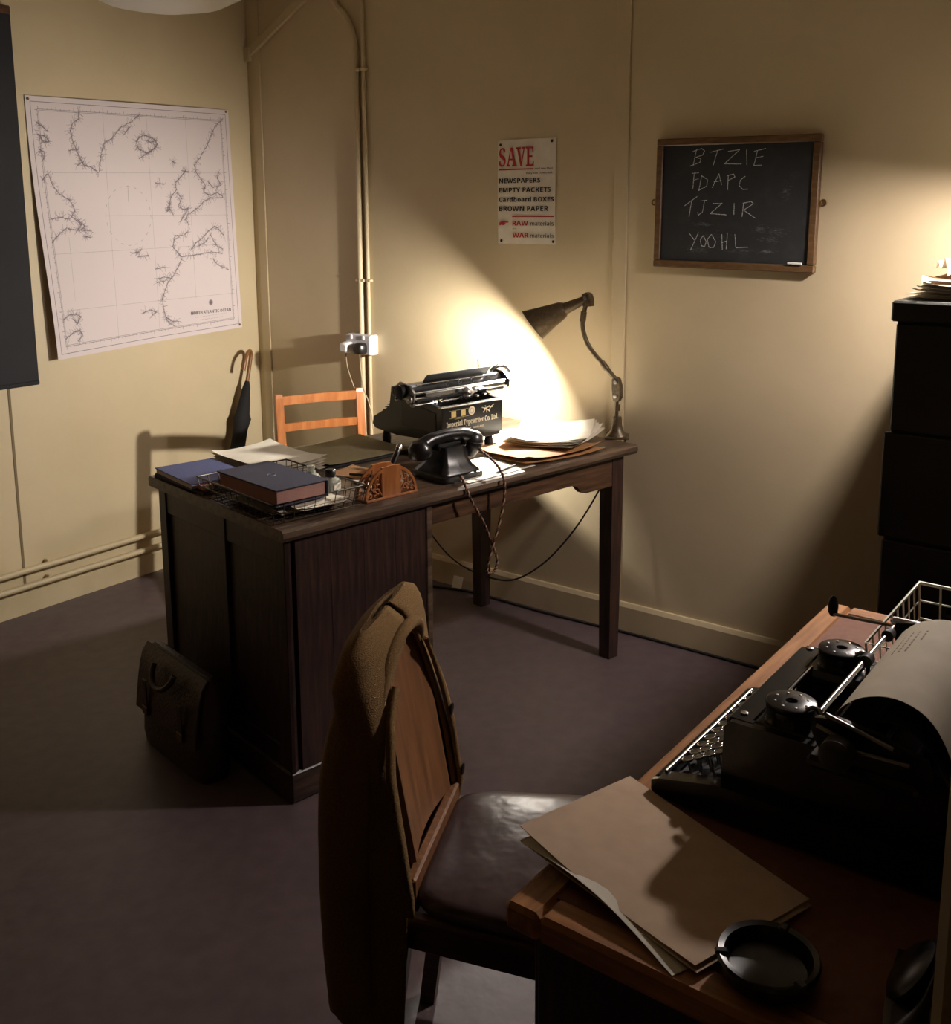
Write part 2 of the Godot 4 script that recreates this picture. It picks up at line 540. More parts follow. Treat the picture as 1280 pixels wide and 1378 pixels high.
	part(B.new().tube([Vector3(0, 0.28, 0), Vector3(0, RH - 2.245, 0)], 0.008, 8), "rod", M.brass, o)
	for k in 3:
		var a := TAU * k / 3
		part(B.new().tube([Vector3(cos(a) * 0.03, 0.27, sin(a) * 0.03), Vector3(cos(a) * 0.295, 0.112, sin(a) * 0.295)], 0.003, 6), "chain", M.brass, o)

# ---------------------------------------------------------------- drawn prints
const CHALK := [[0.232,0.032,0.212,0.17],[0.206,0.05,0.268,0.028,0.289,0.048,0.275,0.084,0.229,0.101,0.265,0.115,0.259,0.146,0.189,0.175],[0.331,0.062,0.421,0.036],[0.379,0.046,0.351,0.175],[0.45,0.059,0.526,0.047,0.428,0.162,0.545,0.166],[0.572,0.049,0.579,0.177],[0.622,0.064,0.698,0.043],[0.644,0.061,0.625,0.182,0.677,0.179],[0.636,0.117,0.684,0.107],[0.222,0.233,0.217,0.372],[0.206,0.239,0.255,0.234],[0.221,0.296,0.254,0.285],[0.276,0.254,0.259,0.386],[0.274,0.26,0.317,0.293,0.313,0.349,0.257,0.386],[0.394,0.245,0.351,0.363],[0.394,0.245,0.415,0.339],[0.363,0.313,0.414,0.302],[0.458,0.259,0.457,0.383],[0.448,0.265,0.493,0.248,0.503,0.273,0.459,0.303],[0.573,0.269,0.541,0.299,0.535,0.348,0.561,0.379,0.593,0.376],[0.163,0.518,0.25,0.436],[0.212,0.474,0.197,0.615],[0.275,0.475,0.321,0.469],[0.303,0.471,0.291,0.57,0.263,0.598,0.257,0.57],[0.363,0.497,0.425,0.495,0.345,0.583,0.458,0.593],[0.507,0.496,0.508,0.59],[0.57,0.491,0.563,0.608],[0.565,0.494,0.619,0.479,0.634,0.497,0.572,0.552,0.652,0.618],[0.203,0.756,0.242,0.814],[0.269,0.749,0.218,0.905],[0.304,0.774,0.284,0.807,0.293,0.864,0.317,0.87,0.326,0.825,0.304,0.774],[0.36,0.761,0.333,0.806,0.348,0.876,0.379,0.875,0.393,0.824,0.36,0.761],[0.432,0.76,0.441,0.893],[0.47,0.747,0.467,0.886],[0.436,0.829,0.47,0.816],[0.521,0.759,0.532,0.871,0.616,0.863]]
const COAST := [[0.225,0.048,0.225,0.074,0.194,0.093,0.181,0.123,0.189,0.166,0.201,0.196,0.214,0.226,0.227,0.252,0.262,0.262,0.29,0.28],[0.511,0.045,0.467,0.076,0.412,0.101,0.367,0.147,0.334,0.162,0.319,0.189,0.307,0.229,0.296,0.278],[0.485,0.158,0.494,0.144,0.524,0.127,0.552,0.132,0.58,0.145,0.592,0.164,0.564,0.188,0.54,0.202,0.518,0.194,0.496,0.185,0.487,0.167],[0.534,0.147,0.556,0.156,0.591,0.145],[0.492,0.226,0.54,0.198,0.589,0.173],[0.966,0.038,0.917,0.075,0.888,0.116,0.865,0.157,0.815,0.217,0.785,0.245,0.788,0.276,0.814,0.306,0.837,0.336,0.828,0.366,0.865,0.381,0.905,0.367,0.936,0.387],[0.92,0.276,0.91,0.306,0.928,0.336,0.881,0.346,0.851,0.316],[0.936,0.393,0.864,0.391,0.825,0.406,0.784,0.435,0.738,0.458],[0.736,0.271,0.703,0.301,0.67,0.325,0.677,0.354,0.643,0.387,0.631,0.431,0.652,0.462],[0.679,0.364,0.701,0.393,0.68,0.422,0.709,0.442,0.734,0.433,0.713,0.462,0.686,0.491],[0.64,0.402,0.618,0.445,0.637,0.431],[0.732,0.458,0.718,0.482,0.728,0.507],[0.651,0.55,0.699,0.553,0.726,0.532],[0.651,0.553,0.637,0.596,0.662,0.628,0.679,0.644,0.729,0.642,0.779,0.64,0.844,0.634,0.915,0.644],[0.73,0.622,0.761,0.589,0.798,0.571,0.839,0.537,0.879,0.519,0.904,0.54,0.928,0.567],[0.77,0.604,0.809,0.592,0.836,0.568],[0.844,0.548,0.867,0.59,0.885,0.611,0.917,0.624],[0.854,0.666,0.878,0.694,0.942,0.722],[0.682,0.651,0.657,0.687,0.63,0.724,0.597,0.751,0.572,0.798,0.563,0.821,0.568,0.876,0.583,0.918,0.619,0.945],[0.54,0.731,0.582,0.725,0.617,0.733],[0.538,0.687,0.591,0.683],[0.539,0.745,0.586,0.742],[0.446,0.618,0.471,0.601],[0.451,0.628,0.508,0.627],[0.425,0.612,0.458,0.609],[0.065,0.279,0.08,0.33,0.106,0.365,0.149,0.387,0.167,0.427,0.148,0.453,0.19,0.485,0.168,0.506,0.119,0.495,0.077,0.521,0.045,0.548],[0.053,0.458,0.103,0.453,0.142,0.461],[0.172,0.462,0.205,0.49,0.178,0.507],[0.193,0.508,0.234,0.509],[0.196,0.53,0.225,0.536],[0.039,0.095,0.062,0.111,0.084,0.127],[0.04,0.141,0.068,0.144,0.086,0.165,0.061,0.169,0.049,0.145],[0.04,0.195,0.062,0.207,0.05,0.237],[0.06,0.288,0.038,0.313],[0.047,0.847,0.078,0.833,0.108,0.83,0.137,0.844,0.115,0.869,0.096,0.848],[0.05,0.923,0.092,0.902,0.122,0.897,0.136,0.917,0.108,0.94],[0.453,0.868,0.494,0.858,0.528,0.872,0.503,0.883],[0.573,0.897,0.607,0.921,0.643,0.926],[0.666,0.233,0.684,0.24],[0.564,0.324,0.616,0.329],[0.711,0.272,0.748,0.276],[0.166,0.197,0.212,0.191],[0.196,0.257,0.228,0.239],[0.423,0.132,0.46,0.095]]
const GRID := [[0.05,0.283,0.952,0.281],[0.302,0.453,0.949,0.47],[0.041,0.592,0.965,0.604],[0.035,0.813,0.966,0.833],[0.334,0.029,0.319,0.956],[0.544,0.036,0.539,0.942],[0.75,0.034,0.744,0.836],[0.125,0.531,0.118,0.779]]
func dab(im: Image, x: float, y: float, r: float, col: Color, a: float) -> void:
	for py in range(int(floor(y - r)), int(ceil(y + r)) + 1):
		for px in range(int(floor(x - r)), int(ceil(x + r)) + 1):
			if px < 0 or py < 0 or px >= im.get_width() or py >= im.get_height():
				continue
			var k := clampf(r + 0.5 - Vector2(px - x, py - y).length(), 0.0, 1.0) * a
			if k > 0.0:
				im.set_pixel(px, py, im.get_pixel(px, py).lerp(col, k))
func stroke(im: Image, f: Array, r: float, col: Color, a: float, jit: float, rough: float) -> void:
	# f: flat list of u, v
	var w := im.get_width()
	var h := im.get_height()
	for i in range(0, f.size() - 2, 2):
		var p := Vector2(f[i] * w, f[i + 1] * h)
		var q := Vector2(f[i + 2] * w, f[i + 3] * h)
		var n := int(p.distance_to(q) / maxf(r * 0.7, 0.7)) + 1
		var drift := Vector2.ZERO
		for k in n:
			drift = drift * 0.8 + Vector2(rng.randf_range(-jit, jit), rng.randf_range(-jit, jit))
			var c := p.lerp(q, float(k) / n) + drift
			if rng.randf() >= rough:
				dab(im, c.x, c.y, r * rng.randf_range(0.7, 1.15), col, a * rng.randf_range(0.5, 1.0))
func chalk_print() -> ImageTexture:
	var im := Image.create(1024, 768, false, Image.FORMAT_RGB8)
	im.fill(rgb(34, 35, 37))
	var n := FastNoiseLite.new()
	n.seed = 9
	n.frequency = 0.006
	n.fractal_octaves = 5
	var g := n.get_image(1024, 768)
	for y in 768:
		for x in 1024:
			var t := maxf(0.0, g.get_pixel(x, y).r - 0.5)
			im.set_pixel(x, y, rgb(34, 35, 37).lerp(rgb(120, 120, 122), t * 0.28))
	# wiped chalk
	for s in [[700, 545, 60, 26], [800, 560, 70, 30], [760, 610, 90, 25], [300, 520, 70, 14], [350, 600, 130, 40], [560, 690, 120, 20], [250, 690, 90, 22], [740, 690, 60, 10], [850, 300, 40, 60]]:
		for k in 90:
			var x: float = s[0] + rng.randfn() * s[2] * 0.5
			var y: float = s[1] + rng.randfn() * s[3] * 0.5
			var v := []
			for j in 2:
				v.append((x + j * rng.randf_range(6, 26)) / 1024.0)
				v.append((y + rng.randf_range(-5, 5)) / 768.0)
			stroke(im, v, 1.8, rgb(170, 170, 172), 0.10, 0.4, 0.3)
	for c in CHALK:
		stroke(im, c, 2.6, rgb(232, 232, 230), 0.5, 0.35, 0.15)
		stroke(im, c, 1.6, rgb(240, 240, 238), 0.5, 0.9, 0.3)
	im.generate_mipmaps()
	return ImageTexture.create_from_image(im)
func chart_print() -> ImageTexture:
	var sz := 1400
	var im := Image.create(sz, sz, false, Image.FORMAT_RGB8)
	im.fill(rgb(222, 210, 211))
	var ink := rgb(112, 102, 110)
	for q in [[0.020, 1.0, 0.9], [0.047, 0.8, 0.8], [0.052, 0.8, 0.5]]:
		var a: float = q[0]
		var b := 1.0 - a
		stroke(im, [a, a, b, a, b, b, a, b, a, a], 1.5 * q[1], ink, q[2], 0.05, 0.0)
	for k in 48:
		var t := 0.05 + 0.9 * k / 47.0
		var big := 0.036 if k % 4 == 0 else 0.043
		for f in [[t, 0.047, t, big], [t, 0.953, t, 1.0 - big], [0.047, t, big, t], [0.953, t, 1.0 - big, t]]:
			stroke(im, f, 1.1, ink, 0.8, 0.0, 0.0)
	for g in GRID:
		stroke(im, g, 0.9, ink, 0.3, 0.1, 0.1)
	for k in 40:
		if k % 2 == 0:
			var a0 := TAU * k / 40.0
			var a1 := TAU * (k + 0.8) / 40.0
			stroke(im, [0.421 + cos(a0) * 0.112, 0.457 + sin(a0) * 0.122, 0.421 + cos(a1) * 0.112, 0.457 + sin(a1) * 0.122], 1.0, ink, 0.5, 0.2, 0.1)
	stroke(im, [0.428, 0.335, 0.425, 0.40], 1.0, ink, 0.5, 0.2, 0.1)
	for c in COAST:
		stroke(im, c, 2.0, ink, 0.8, 1.3, 0.1)
		stroke(im, c, 1.1, ink, 0.4, 3.2, 0.35)
		for i in range(0, c.size() - 2, 2):
			for k in 18:
				var t := rng.randf()
				var p := Vector2(lerpf(c[i], c[i + 2], t), lerpf(c[i + 1], c[i + 3], t))
				var d := Vector2.from_angle(rng.randf() * TAU) * rng.randf_range(0.004, 0.028)
				stroke(im, [p.x, p.y, p.x + d.x, p.y + d.y], 1.0, ink, 0.45, 0.8, 0.15)
	for k in 500:
		dab(im, rng.randf_range(0.07, 0.93) * sz, rng.randf_range(0.07, 0.93) * sz, 1.1, ink, 0.22)
	for k in 26:
		var a := TAU * k / 26.0
		stroke(im, [0.824, 0.862, 0.824 + cos(a) * 0.012, 0.862 + sin(a) * 0.014], 1.4, ink, 0.7, 0.3, 0.0)
	for row in [[0.735, 0.915, 0.921], [0.76, 0.89, 0.935]]:
		var x: float = row[0]
		while x < row[1]:
			stroke(im, [x, row[2], x + 0.004, row[2] + rng.randf_range(-0.002, 0.002)], 1.3, ink, 0.5, 0.6, 0.2)
			x += rng.randf_range(0.006, 0.010)
	im.generate_mipmaps()
	return ImageTexture.create_from_image(im)
func printed(tex: Texture2D, rough := 0.85) -> StandardMaterial3D:
	var m := plain(Color.WHITE, rough)
	m.albedo_texture = tex
	return m
func drawing_pin(at: Vector3, facing: Basis, m: Material, parent: Node) -> void:
	var b := B.new()
	b.xf = Transform3D(facing, at)
	b.lathe([Vector2(0.0055, 0.0), Vector2(0.0055, 0.0012), Vector2(0.003, 0.003), Vector2(0, 0.0036)], 12)
	part(b, "drawing_pin", m, parent)
func hang(a: Array, r: float, seg := 6) -> B:
	return B.new().tube(catmull(a, 8), r, seg)

func wall_things() -> void:
	# blackout board at the left edge of the frame
	var bl := thing("blackout_board", "tall black blackout board hanging on the wall left of the chart", "board", Vector3(0, 0.927, 1.15))
	part(B.new().box(Vector3(0.020, 0.70, 0.55), Vector3(0.022, 1.40, 1.10), 0.003), "panel", M.blind, bl)
	part(B.new().box(Vector3(0.022, -0.004, 0.55), Vector3(0.028, 0.018, 1.10), 0.004), "bottom_rail", M.blind, bl)
	part(B.new().box(Vector3(0.020, 1.385, 0.55), Vector3(0.030, 0.03, 1.10), 0.004), "top_rail", M.sidewood, bl)
	# sea chart
	var ch := thing("sea_chart", "large pale sea chart of the Atlantic pinned to the left wall, lower corner curling", "chart", Vector3(0, 1.0, 0.103))
	var tl := Vector3(0, 1.015, 1.001)
	var tr := Vector3(0, 1.029, 0.025)
	var bl2 := Vector3(0, 0.0, 0.995)
	var br := Vector3(0, 0.040, 0.0)
	var f := func(u: float, v: float) -> Vector3:
		var q := tl.lerp(tr, u).lerp(bl2.lerp(br, u), v)
		var edge: float = pow(1.0 - u, 3.0) * smoothstep(0.05, 1.0, v)
		q.x = 0.004 + 0.034 * edge + 0.007 * sin(u * PI) * (1.0 - v) + 0.004 * sin(u * 9.0) * v * v
		q.z -= 0.030 * edge * (0.4 + 0.6 * v) * (1.0 - u)
		return q
	part(B.new().sheet(36, 36, f, -0.0006), "sheet", printed(chart_print(), 0.8), ch)
	var onx := Basis(Vector3(0, 0, -1), Vector3(0, 1, 0), Vector3(1, 0, 0))
	var fr := Transform3D(onx, Vector3(0.0078, 0, 0))
	lettering("NORTH ATLANTIC OCEAN", false, true, Rect2(-0.290, 0.122, 0.225, 0.014), M.grey_ink, ch, fr)
	for q in [[0.012, 0.012], [0.985, 0.008], [0.985, 0.985]]:
		var pt: Vector3 = f.call(q[0], q[1])
		drawing_pin(pt + Vector3(0.0006, 0, 0), Basis(Vector3(0, 0, 1), -PI / 2), M.brass, ch)
	# paper salvage poster
	var ps := thing("salvage_poster", "narrow cream poster lettered SAVE in red, pinned above the desk lamp", "poster", Vector3(1.419, 1.4495, 0))
	var pw := 0.264
	var ph := 0.392
	part(B.new().sheet(14, 20, func(u: float, v: float) -> Vector3: return Vector3(u * pw, ph * (1 - v), 0.002 + 0.0022 * sin(v * PI) * sin(u * PI) + 0.004 * pow(absf(2 * u - 1), 6) * sin(v * PI)), 0.0004), "sheet", M.paper, ps)
	var pf := Transform3D(Basis.IDENTITY, Vector3(0, 0, 0.0062))
	var put := func(t: String, serif: bool, bold: bool, u0: float, u1: float, v0: float, v1: float, m: Material) -> void:
		lettering(t, serif, bold, Rect2(u0 * pw, (1 - v1) * ph, (u1 - u0) * pw, (v1 - v0) * ph), m, ps, pf)
	put.call("SAVE", true, true, 0.025, 0.635, 0.075, 0.255, M.red_ink)
	put.call("and see that", false, false, 0.645, 0.955, 0.272, 0.290, M.black_ink)
	put.call("they are collected.", false, false, 0.50, 0.955, 0.313, 0.335, M.black_ink)
	put.call("NEWSPAPERS", false, true, 0.025, 0.745, 0.368, 0.413, M.black_ink)
	put.call("EMPTY PACKETS", false, true, 0.025, 0.92, 0.458, 0.503, M.black_ink)
	put.call("Cardboard BOXES", false, true, 0.025, 0.975, 0.546, 0.593, M.black_ink)
	put.call("BROWN PAPER", false, true, 0.025, 0.885, 0.635, 0.682, M.black_ink)
	put.call("RAW", false, true, 0.265, 0.54, 0.776, 0.822, M.red_ink)
	put.call("materials", false, false, 0.58, 0.975, 0.780, 0.822, M.black_ink)
	put.call("are", false, false, 0.268, 0.335, 0.846, 0.857, M.black_ink)
	put.call("WAR", false, true, 0.265, 0.55, 0.892, 0.938, M.red_ink)
	put.call("materials", false, false, 0.58, 0.975, 0.896, 0.938, M.black_ink)
	for q in [[0.025, 0.63, 0.277, 0.289], [0.26, 0.975, 0.728, 0.740]]:
		part(B.new().box(Vector3((q[0] + q[1]) / 2 * pw, (1 - (q[2] + q[3]) / 2) * ph, 0.0064), Vector3((q[1] - q[0]) * pw, (q[3] - q[2]) * ph, 0.0004)), "printed_rule", M.red_ink, ps)
	var hp := [[0.03, 0.818], [0.035, 0.792], [0.055, 0.785], [0.075, 0.779], [0.115, 0.778], [0.195, 0.785], [0.195, 0.794], [0.125, 0.796], [0.15, 0.803], [0.14, 0.812], [0.10, 0.820], [0.06, 0.815], [0.045, 0.822]]
	var hpoly := []
	for q in hp:
		hpoly.append(Vector2(q[0] * pw, (1 - q[1]) * ph))
	var hb := B.new()
	hb.xf = Transform3D(Basis.IDENTITY, Vector3(0, 0, 0.0064))
	part(hb.prism(hpoly, 0.0004), "pointing_hand", M.red_ink, ps)
	for q in [[0.045, 0.045], [0.93, 0.030], [0.06, 0.970], [0.965, 0.972]]:
		drawing_pin(Vector3(q[0] * pw, (1 - q[1]) * ph, 0.0035), Basis(Vector3(1, 0, 0), PI / 2), M.matblack, ps)
	# chalkboard
	var cb := thing("chalkboard", "small chalkboard with five letter code groups in a brown wooden frame", "chalkboard", Vector3(2.385, 1.378, 0.0), 0.0)
	cb.rotation.z = -0.010
	var w := 0.566
	var h := 0.434
	var rail := 0.024
	var frb := func(c: Vector3, s: Vector3, m: Material) -> void:
		part(B.new().box(c, s, 0.003), "frame_rail", m, cb)
	frb.call(Vector3(0, rail / 2, 0.013), Vector3(w, rail, 0.026), M.frame)
	frb.call(Vector3(0, h - rail / 2, 0.013), Vector3(w, rail, 0.026), M.frame)
	frb.call(Vector3(-w / 2 + rail / 2, h / 2, 0.013), Vector3(rail, h - 2 * rail, 0.026), M.frame)
	frb.call(Vector3(w / 2 - rail / 2, h / 2, 0.013), Vector3(rail, h - 2 * rail, 0.026), M.frame)
	part(B.new().sheet(2, 2, func(u: float, v: float) -> Vector3: return Vector3((u - 0.5) * (w - 2 * rail), rail + (1 - v) * (h - 2 * rail), 0.014), 0.004), "slate", printed(chalk_print(), 0.8), cb)
	for s in [-1.0, 1.0]:
		var e := B.new()
		var cc := Vector3(s * (w / 2 + 0.012), h * 0.51, 0.006)
		var ring := []
		for k in 12:
			ring.append(cc + Vector3(cos(TAU * k / 12) * 0.009, sin(TAU * k / 12) * 0.009, 0))
		e.tube(ring, 0.0028, 6, true)
		e.box(cc - Vector3(s * 0.010, 0, 0), Vector3(0.010, 0.014, 0.004), 0.001)
		part(e, "hanging_eye", M.brass, cb)
	var ck := thing("chalk_stick", "short white stick of chalk lying on the chalkboard's lower frame", "chalk", Vector3(2.585, 1.405, 0.0295), 0.0)
	part(B.new().tube([Vector3(0, 0, 0), Vector3(0.045, -0.001, 0.0)], 0.0042, 10), "stick", M.chalk, ck)
	# wall socket with plugs
	var so := thing("wall_socket", "white double wall socket beside the conduits", "socket", Vector3(0.703, 0.958, 0))
	part(B.new().box(Vector3(0, 0.045, 0.024), Vector3(0.146, 0.088, 0.048), 0.006), "box", M.white_plastic, so)
	part(B.new().box(Vector3(0, 0.045, 0.052), Vector3(0.142, 0.084, 0.008), 0.004), "face_plate", M.grey_plate, so)
	for x in [-0.035, 0.035]:
		part(B.new().box(Vector3(x, 0.078, 0.058), Vector3(0.012, 0.018, 0.008), 0.002), "switch", M.white_plastic, so)
	for q in [[-0.052, M.white_plastic, M.cable_white, "white", [Vector3(0, -0.024, 0.02), Vector3(0.010, -0.09, 0.022), Vector3(0.05, -0.19, 0.02), Vector3(0.10, -0.33, 0.02), Vector3(0.16, -0.6, 0.02), Vector3(0.20, -0.9, 0.02)]], [0.030, M.black_plastic, M.cable_white, "black", [Vector3(0, -0.024, 0.02), Vector3(0.004, -0.09, 0.02), Vector3(0.018, -0.17, 0.02), Vector3(0.05, -0.24, 0.02), Vector3(0.07, -0.34, 0.02), Vector3(0.10, -0.7, 0.02), Vector3(0.13, -0.9, 0.02)]]]:
		var pl := thing("mains_plug", "%s mains plug with a pale cable in the wall socket" % q[3], "plug", Vector3(0.703 + q[0], 0.990, 0.056))
		var b := B.new()
		b.loft([plug_ring(0.0, 0.026), plug_ring(0.012, 0.027), plug_ring(0.034, 0.024), plug_ring(0.040, 0.016)])
		part(b, "body", q[1], pl)
		part(hang(q[4], 0.0024), "cable", q[2], pl)
	# cables at the foot of the wall
	var fc := thing("floor_cable", "thin black cable trailing along the floor by the back skirting board", "cable", Vector3(0, 0.006, 0))
	part(hang([Vector3(1.10, 0, 0.10), Vector3(1.27, 0, 0.05), Vector3(1.41, 0, 0.046), Vector3(1.66, 0, 0.05), Vector3(1.89, 0, 0.042), Vector3(2.07, 0, 0.032), Vector3(2.53, 0, 0.03), Vector3(3.0, 0, 0.03)], 0.005), "cable_run", M.cable_black, fc)
	var hc := thing("hanging_cable", "black lamp cable sagging below the desk in front of the back wall", "cable", Vector3(0, 0, 0))
	part(hang([Vector3(2.03, 0.765, 0.05), Vector3(1.99, 0.68, 0.07), Vector3(1.949, 0.57, 0.1), Vector3(1.847, 0.40, 0.1), Vector3(1.715, 0.241, 0.1), Vector3(1.576, 0.138, 0.1), Vector3(1.456, 0.115, 0.1), Vector3(1.297, 0.138, 0.1), Vector3(1.16, 0.223, 0.1), Vector3(0.98, 0.42, 0.09), Vector3(0.92, 0.6, 0.08)], 0.0036), "cable_run", M.cable_black, hc)
	var tg := thing("paper_tag", "small white card leaning on the skirting board under the desk", "card", Vector3(1.235, 0, 0.035))
	part(B.new().sheet(3, 3, func(u: float, v: float) -> Vector3: return Vector3((u - 0.5) * 0.05, (1 - v) * 0.055, v * 0.018), 0.001), "card", M.paper, tg)
func plug_ring(z: float, r: float) -> Array:
	var o := []
	for k in 16:
		var t := TAU * k / 16
		var c := cos(t)
		var s := sin(t)
		o.append(Vector3(signf(c) * pow(absf(c), 0.6) * r, signf(s) * pow(absf(s), 0.6) * r * 0.95, z))
	return o

# ---------------------------------------------------------------- the desk by the wall
const TOP := 0.774
func left_desk() -> void:
	var d := thing("pedestal_desk", "dark wooden pedestal desk standing end-on to the back wall", "desk", DESK_O, DESK_T)
	var b := B.new()
	var prof := [Vector2(-0.775, 0.742), Vector2(-0.775, 0.766), Vector2(-0.767, 0.774), Vector2(-0.006, 0.774), Vector2(0.002, 0.768), Vector2(0.003, 0.754), Vector2(-0.006, 0.742)]
	b.xf = Transform3D(Basis.IDENTITY, Vector3(0, 0, 0.702))
	b.prism(prof, 1.428)
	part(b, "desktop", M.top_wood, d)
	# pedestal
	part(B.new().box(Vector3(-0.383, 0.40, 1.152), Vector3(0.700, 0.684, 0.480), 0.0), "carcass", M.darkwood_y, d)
	part(B.new().box(Vector3(-0.380, 0.045, 1.152), Vector3(0.726, 0.09, 0.512), 0.006), "plinth", M.darkwood, d)
	# frame and panels of the end that faces the room
	for q in [[-0.713, 0.045], [-0.345, 0.035], [-0.045, 0.058]]:
		part(B.new().box(Vector3(q[0], 0.416, 1.394), Vector3(q[1], 0.652, 0.020), 0.002), "stile", M.darkwood_y, d)
	for q in [[0.705, 0.074], [0.12, 0.06]]:
		part(B.new().box(Vector3(-0.38, q[0], 1.392), Vector3(0.62, q[1], 0.016), 0.002), "rail", M.darkwood_y, d)
	# planks of the long side
	for k in 4:
		part(B.new().box(Vector3(-0.026, 0.416, 0.985 + k * 0.110), Vector3(0.016, 0.652, 0.1096), 0.0005), "plank", M.darkwood_y, d)
	part(B.new().box(Vector3(-0.026, 0.40, 0.918), Vector3(0.024, 0.684, 0.022), 0.003), "stile", M.top_wood, d)
	part(B.new().box(Vector3(-0.026, 0.416, 1.398), Vector3(0.020, 0.652, 0.014), 0.002), "stile", M.darkwood_y, d)
	# drawers on the sitter's side
	for k in 3:
		var dr := part(B.new().box(Vector3(-0.738, 0.2 + k * 0.215, 1.152), Vector3(0.016, 0.2, 0.42), 0.004), "drawer_front", M.darkwood, d)
		part(B.new().box(Vector3(-0.752, 0.2 + k * 0.215, 1.152), Vector3(0.02, 0.016, 0.10), 0.004), "drawer_pull", M.brass, dr)
	# apron over the kneehole with a bracket beside the leg
	var ap := [Vector2(0.09, 0.742), Vector2(0.09, 0.640), Vector2(0.225, 0.640), Vector2(0.245, 0.645), Vector2(0.258, 0.656), Vector2(0.270, 0.670), Vector2(0.285, 0.676), Vector2(0.305, 0.678), Vector2(0.907, 0.676), Vector2(0.907, 0.742)]
	b = B.new()
	b.xf = Transform3D(Basis(Vector3(0, 0, 1), Vector3(0, 1, 0), Vector3(-1, 0, 0)), Vector3(-0.036, 0, 0))
	part(b.prism(ap, 0.022), "apron", M.sidewood_z, d)
	b = B.new()
	b.xf = Transform3D(Basis(Vector3(0, 0, 1), Vector3(0, 1, 0), Vector3(-1, 0, 0)), Vector3(-0.728, 0, 0))
	part(b.prism(ap, 0.022), "apron", M.sidewood_z, d)
	part(B.new().box(Vector3(-0.38, 0.692, 0.052), Vector3(0.62, 0.10, 0.02), 0.002), "end_rail", M.sidewood, d)
	for x in [-0.052, -0.722]:
		b = B.new()
		var rings := []
		for q in [[0.0, 0.0235], [0.42, 0.0275], [0.742, 0.029]]:
			var h: float = q[1]
			rings.append([Vector3(x - h, q[0], 0.062 - h), Vector3(x + h, q[0], 0.062 - h), Vector3(x + h, q[0], 0.062 + h), Vector3(x - h, q[0], 0.062 + h)])
		part(b.loft(rings, true, true, false), "leg", M.darkwood_y, d)

# a jointed machine lamp: pts is the chain from foot to shade
func shade_rings(c0: Vector3, n0: Vector3, r0: float, c1: Vector3, n1: Vector3, r1: float) -> Array:
	var out := []
	for e in [[c0, n0, r0], [c1, n1, r1]]:
		var n: Vector3 = (e[1] as Vector3).normalized()
		var u := n.cross(Vector3(0.3, 0.1, -1)).normalized()
		var w := n.cross(u)
		var ring := []
		for k in 32:
			ring.append(e[0] + (u * cos(TAU * k / 32) + w * sin(TAU * k / 32)) * e[2])
		out.append(ring)
	return out
func shade(t: Node3D, o: Vector3, small: Vector3, mouth: Vector3, aim: Vector3, r0: float, r1: float, outer: Material) -> void:
	var ax := (mouth - small).normalized()
	var s := shade_rings(small - o, ax, r0, mouth - o, aim, r1)
	var back := shade_rings(small - o - ax * 0.012, ax, r0 * 0.72, small - o, ax, r0)
	var sh := part(B.new().loft([back[0], s[0], s[1]], true, false), "shade", outer, t)
	var cap := B.new()
	cap.loft([back[0], shade_rings(small - o - ax * 0.013, ax, r0 * 0.5, small - o, ax, r0)[0]])
	part(cap, "shade_cap", outer, t)
	var inn := shade_rings(small - o + ax * 0.003, ax, r0 - 0.0015, mouth - o, aim, r1 - 0.0015)
	part(B.new().loft([inn[0], inn[1]], true, false), "reflector", M.white_enamel, sh)
	part(B.new().tube(s[1], 0.0022, 6, true), "rim", outer, sh)
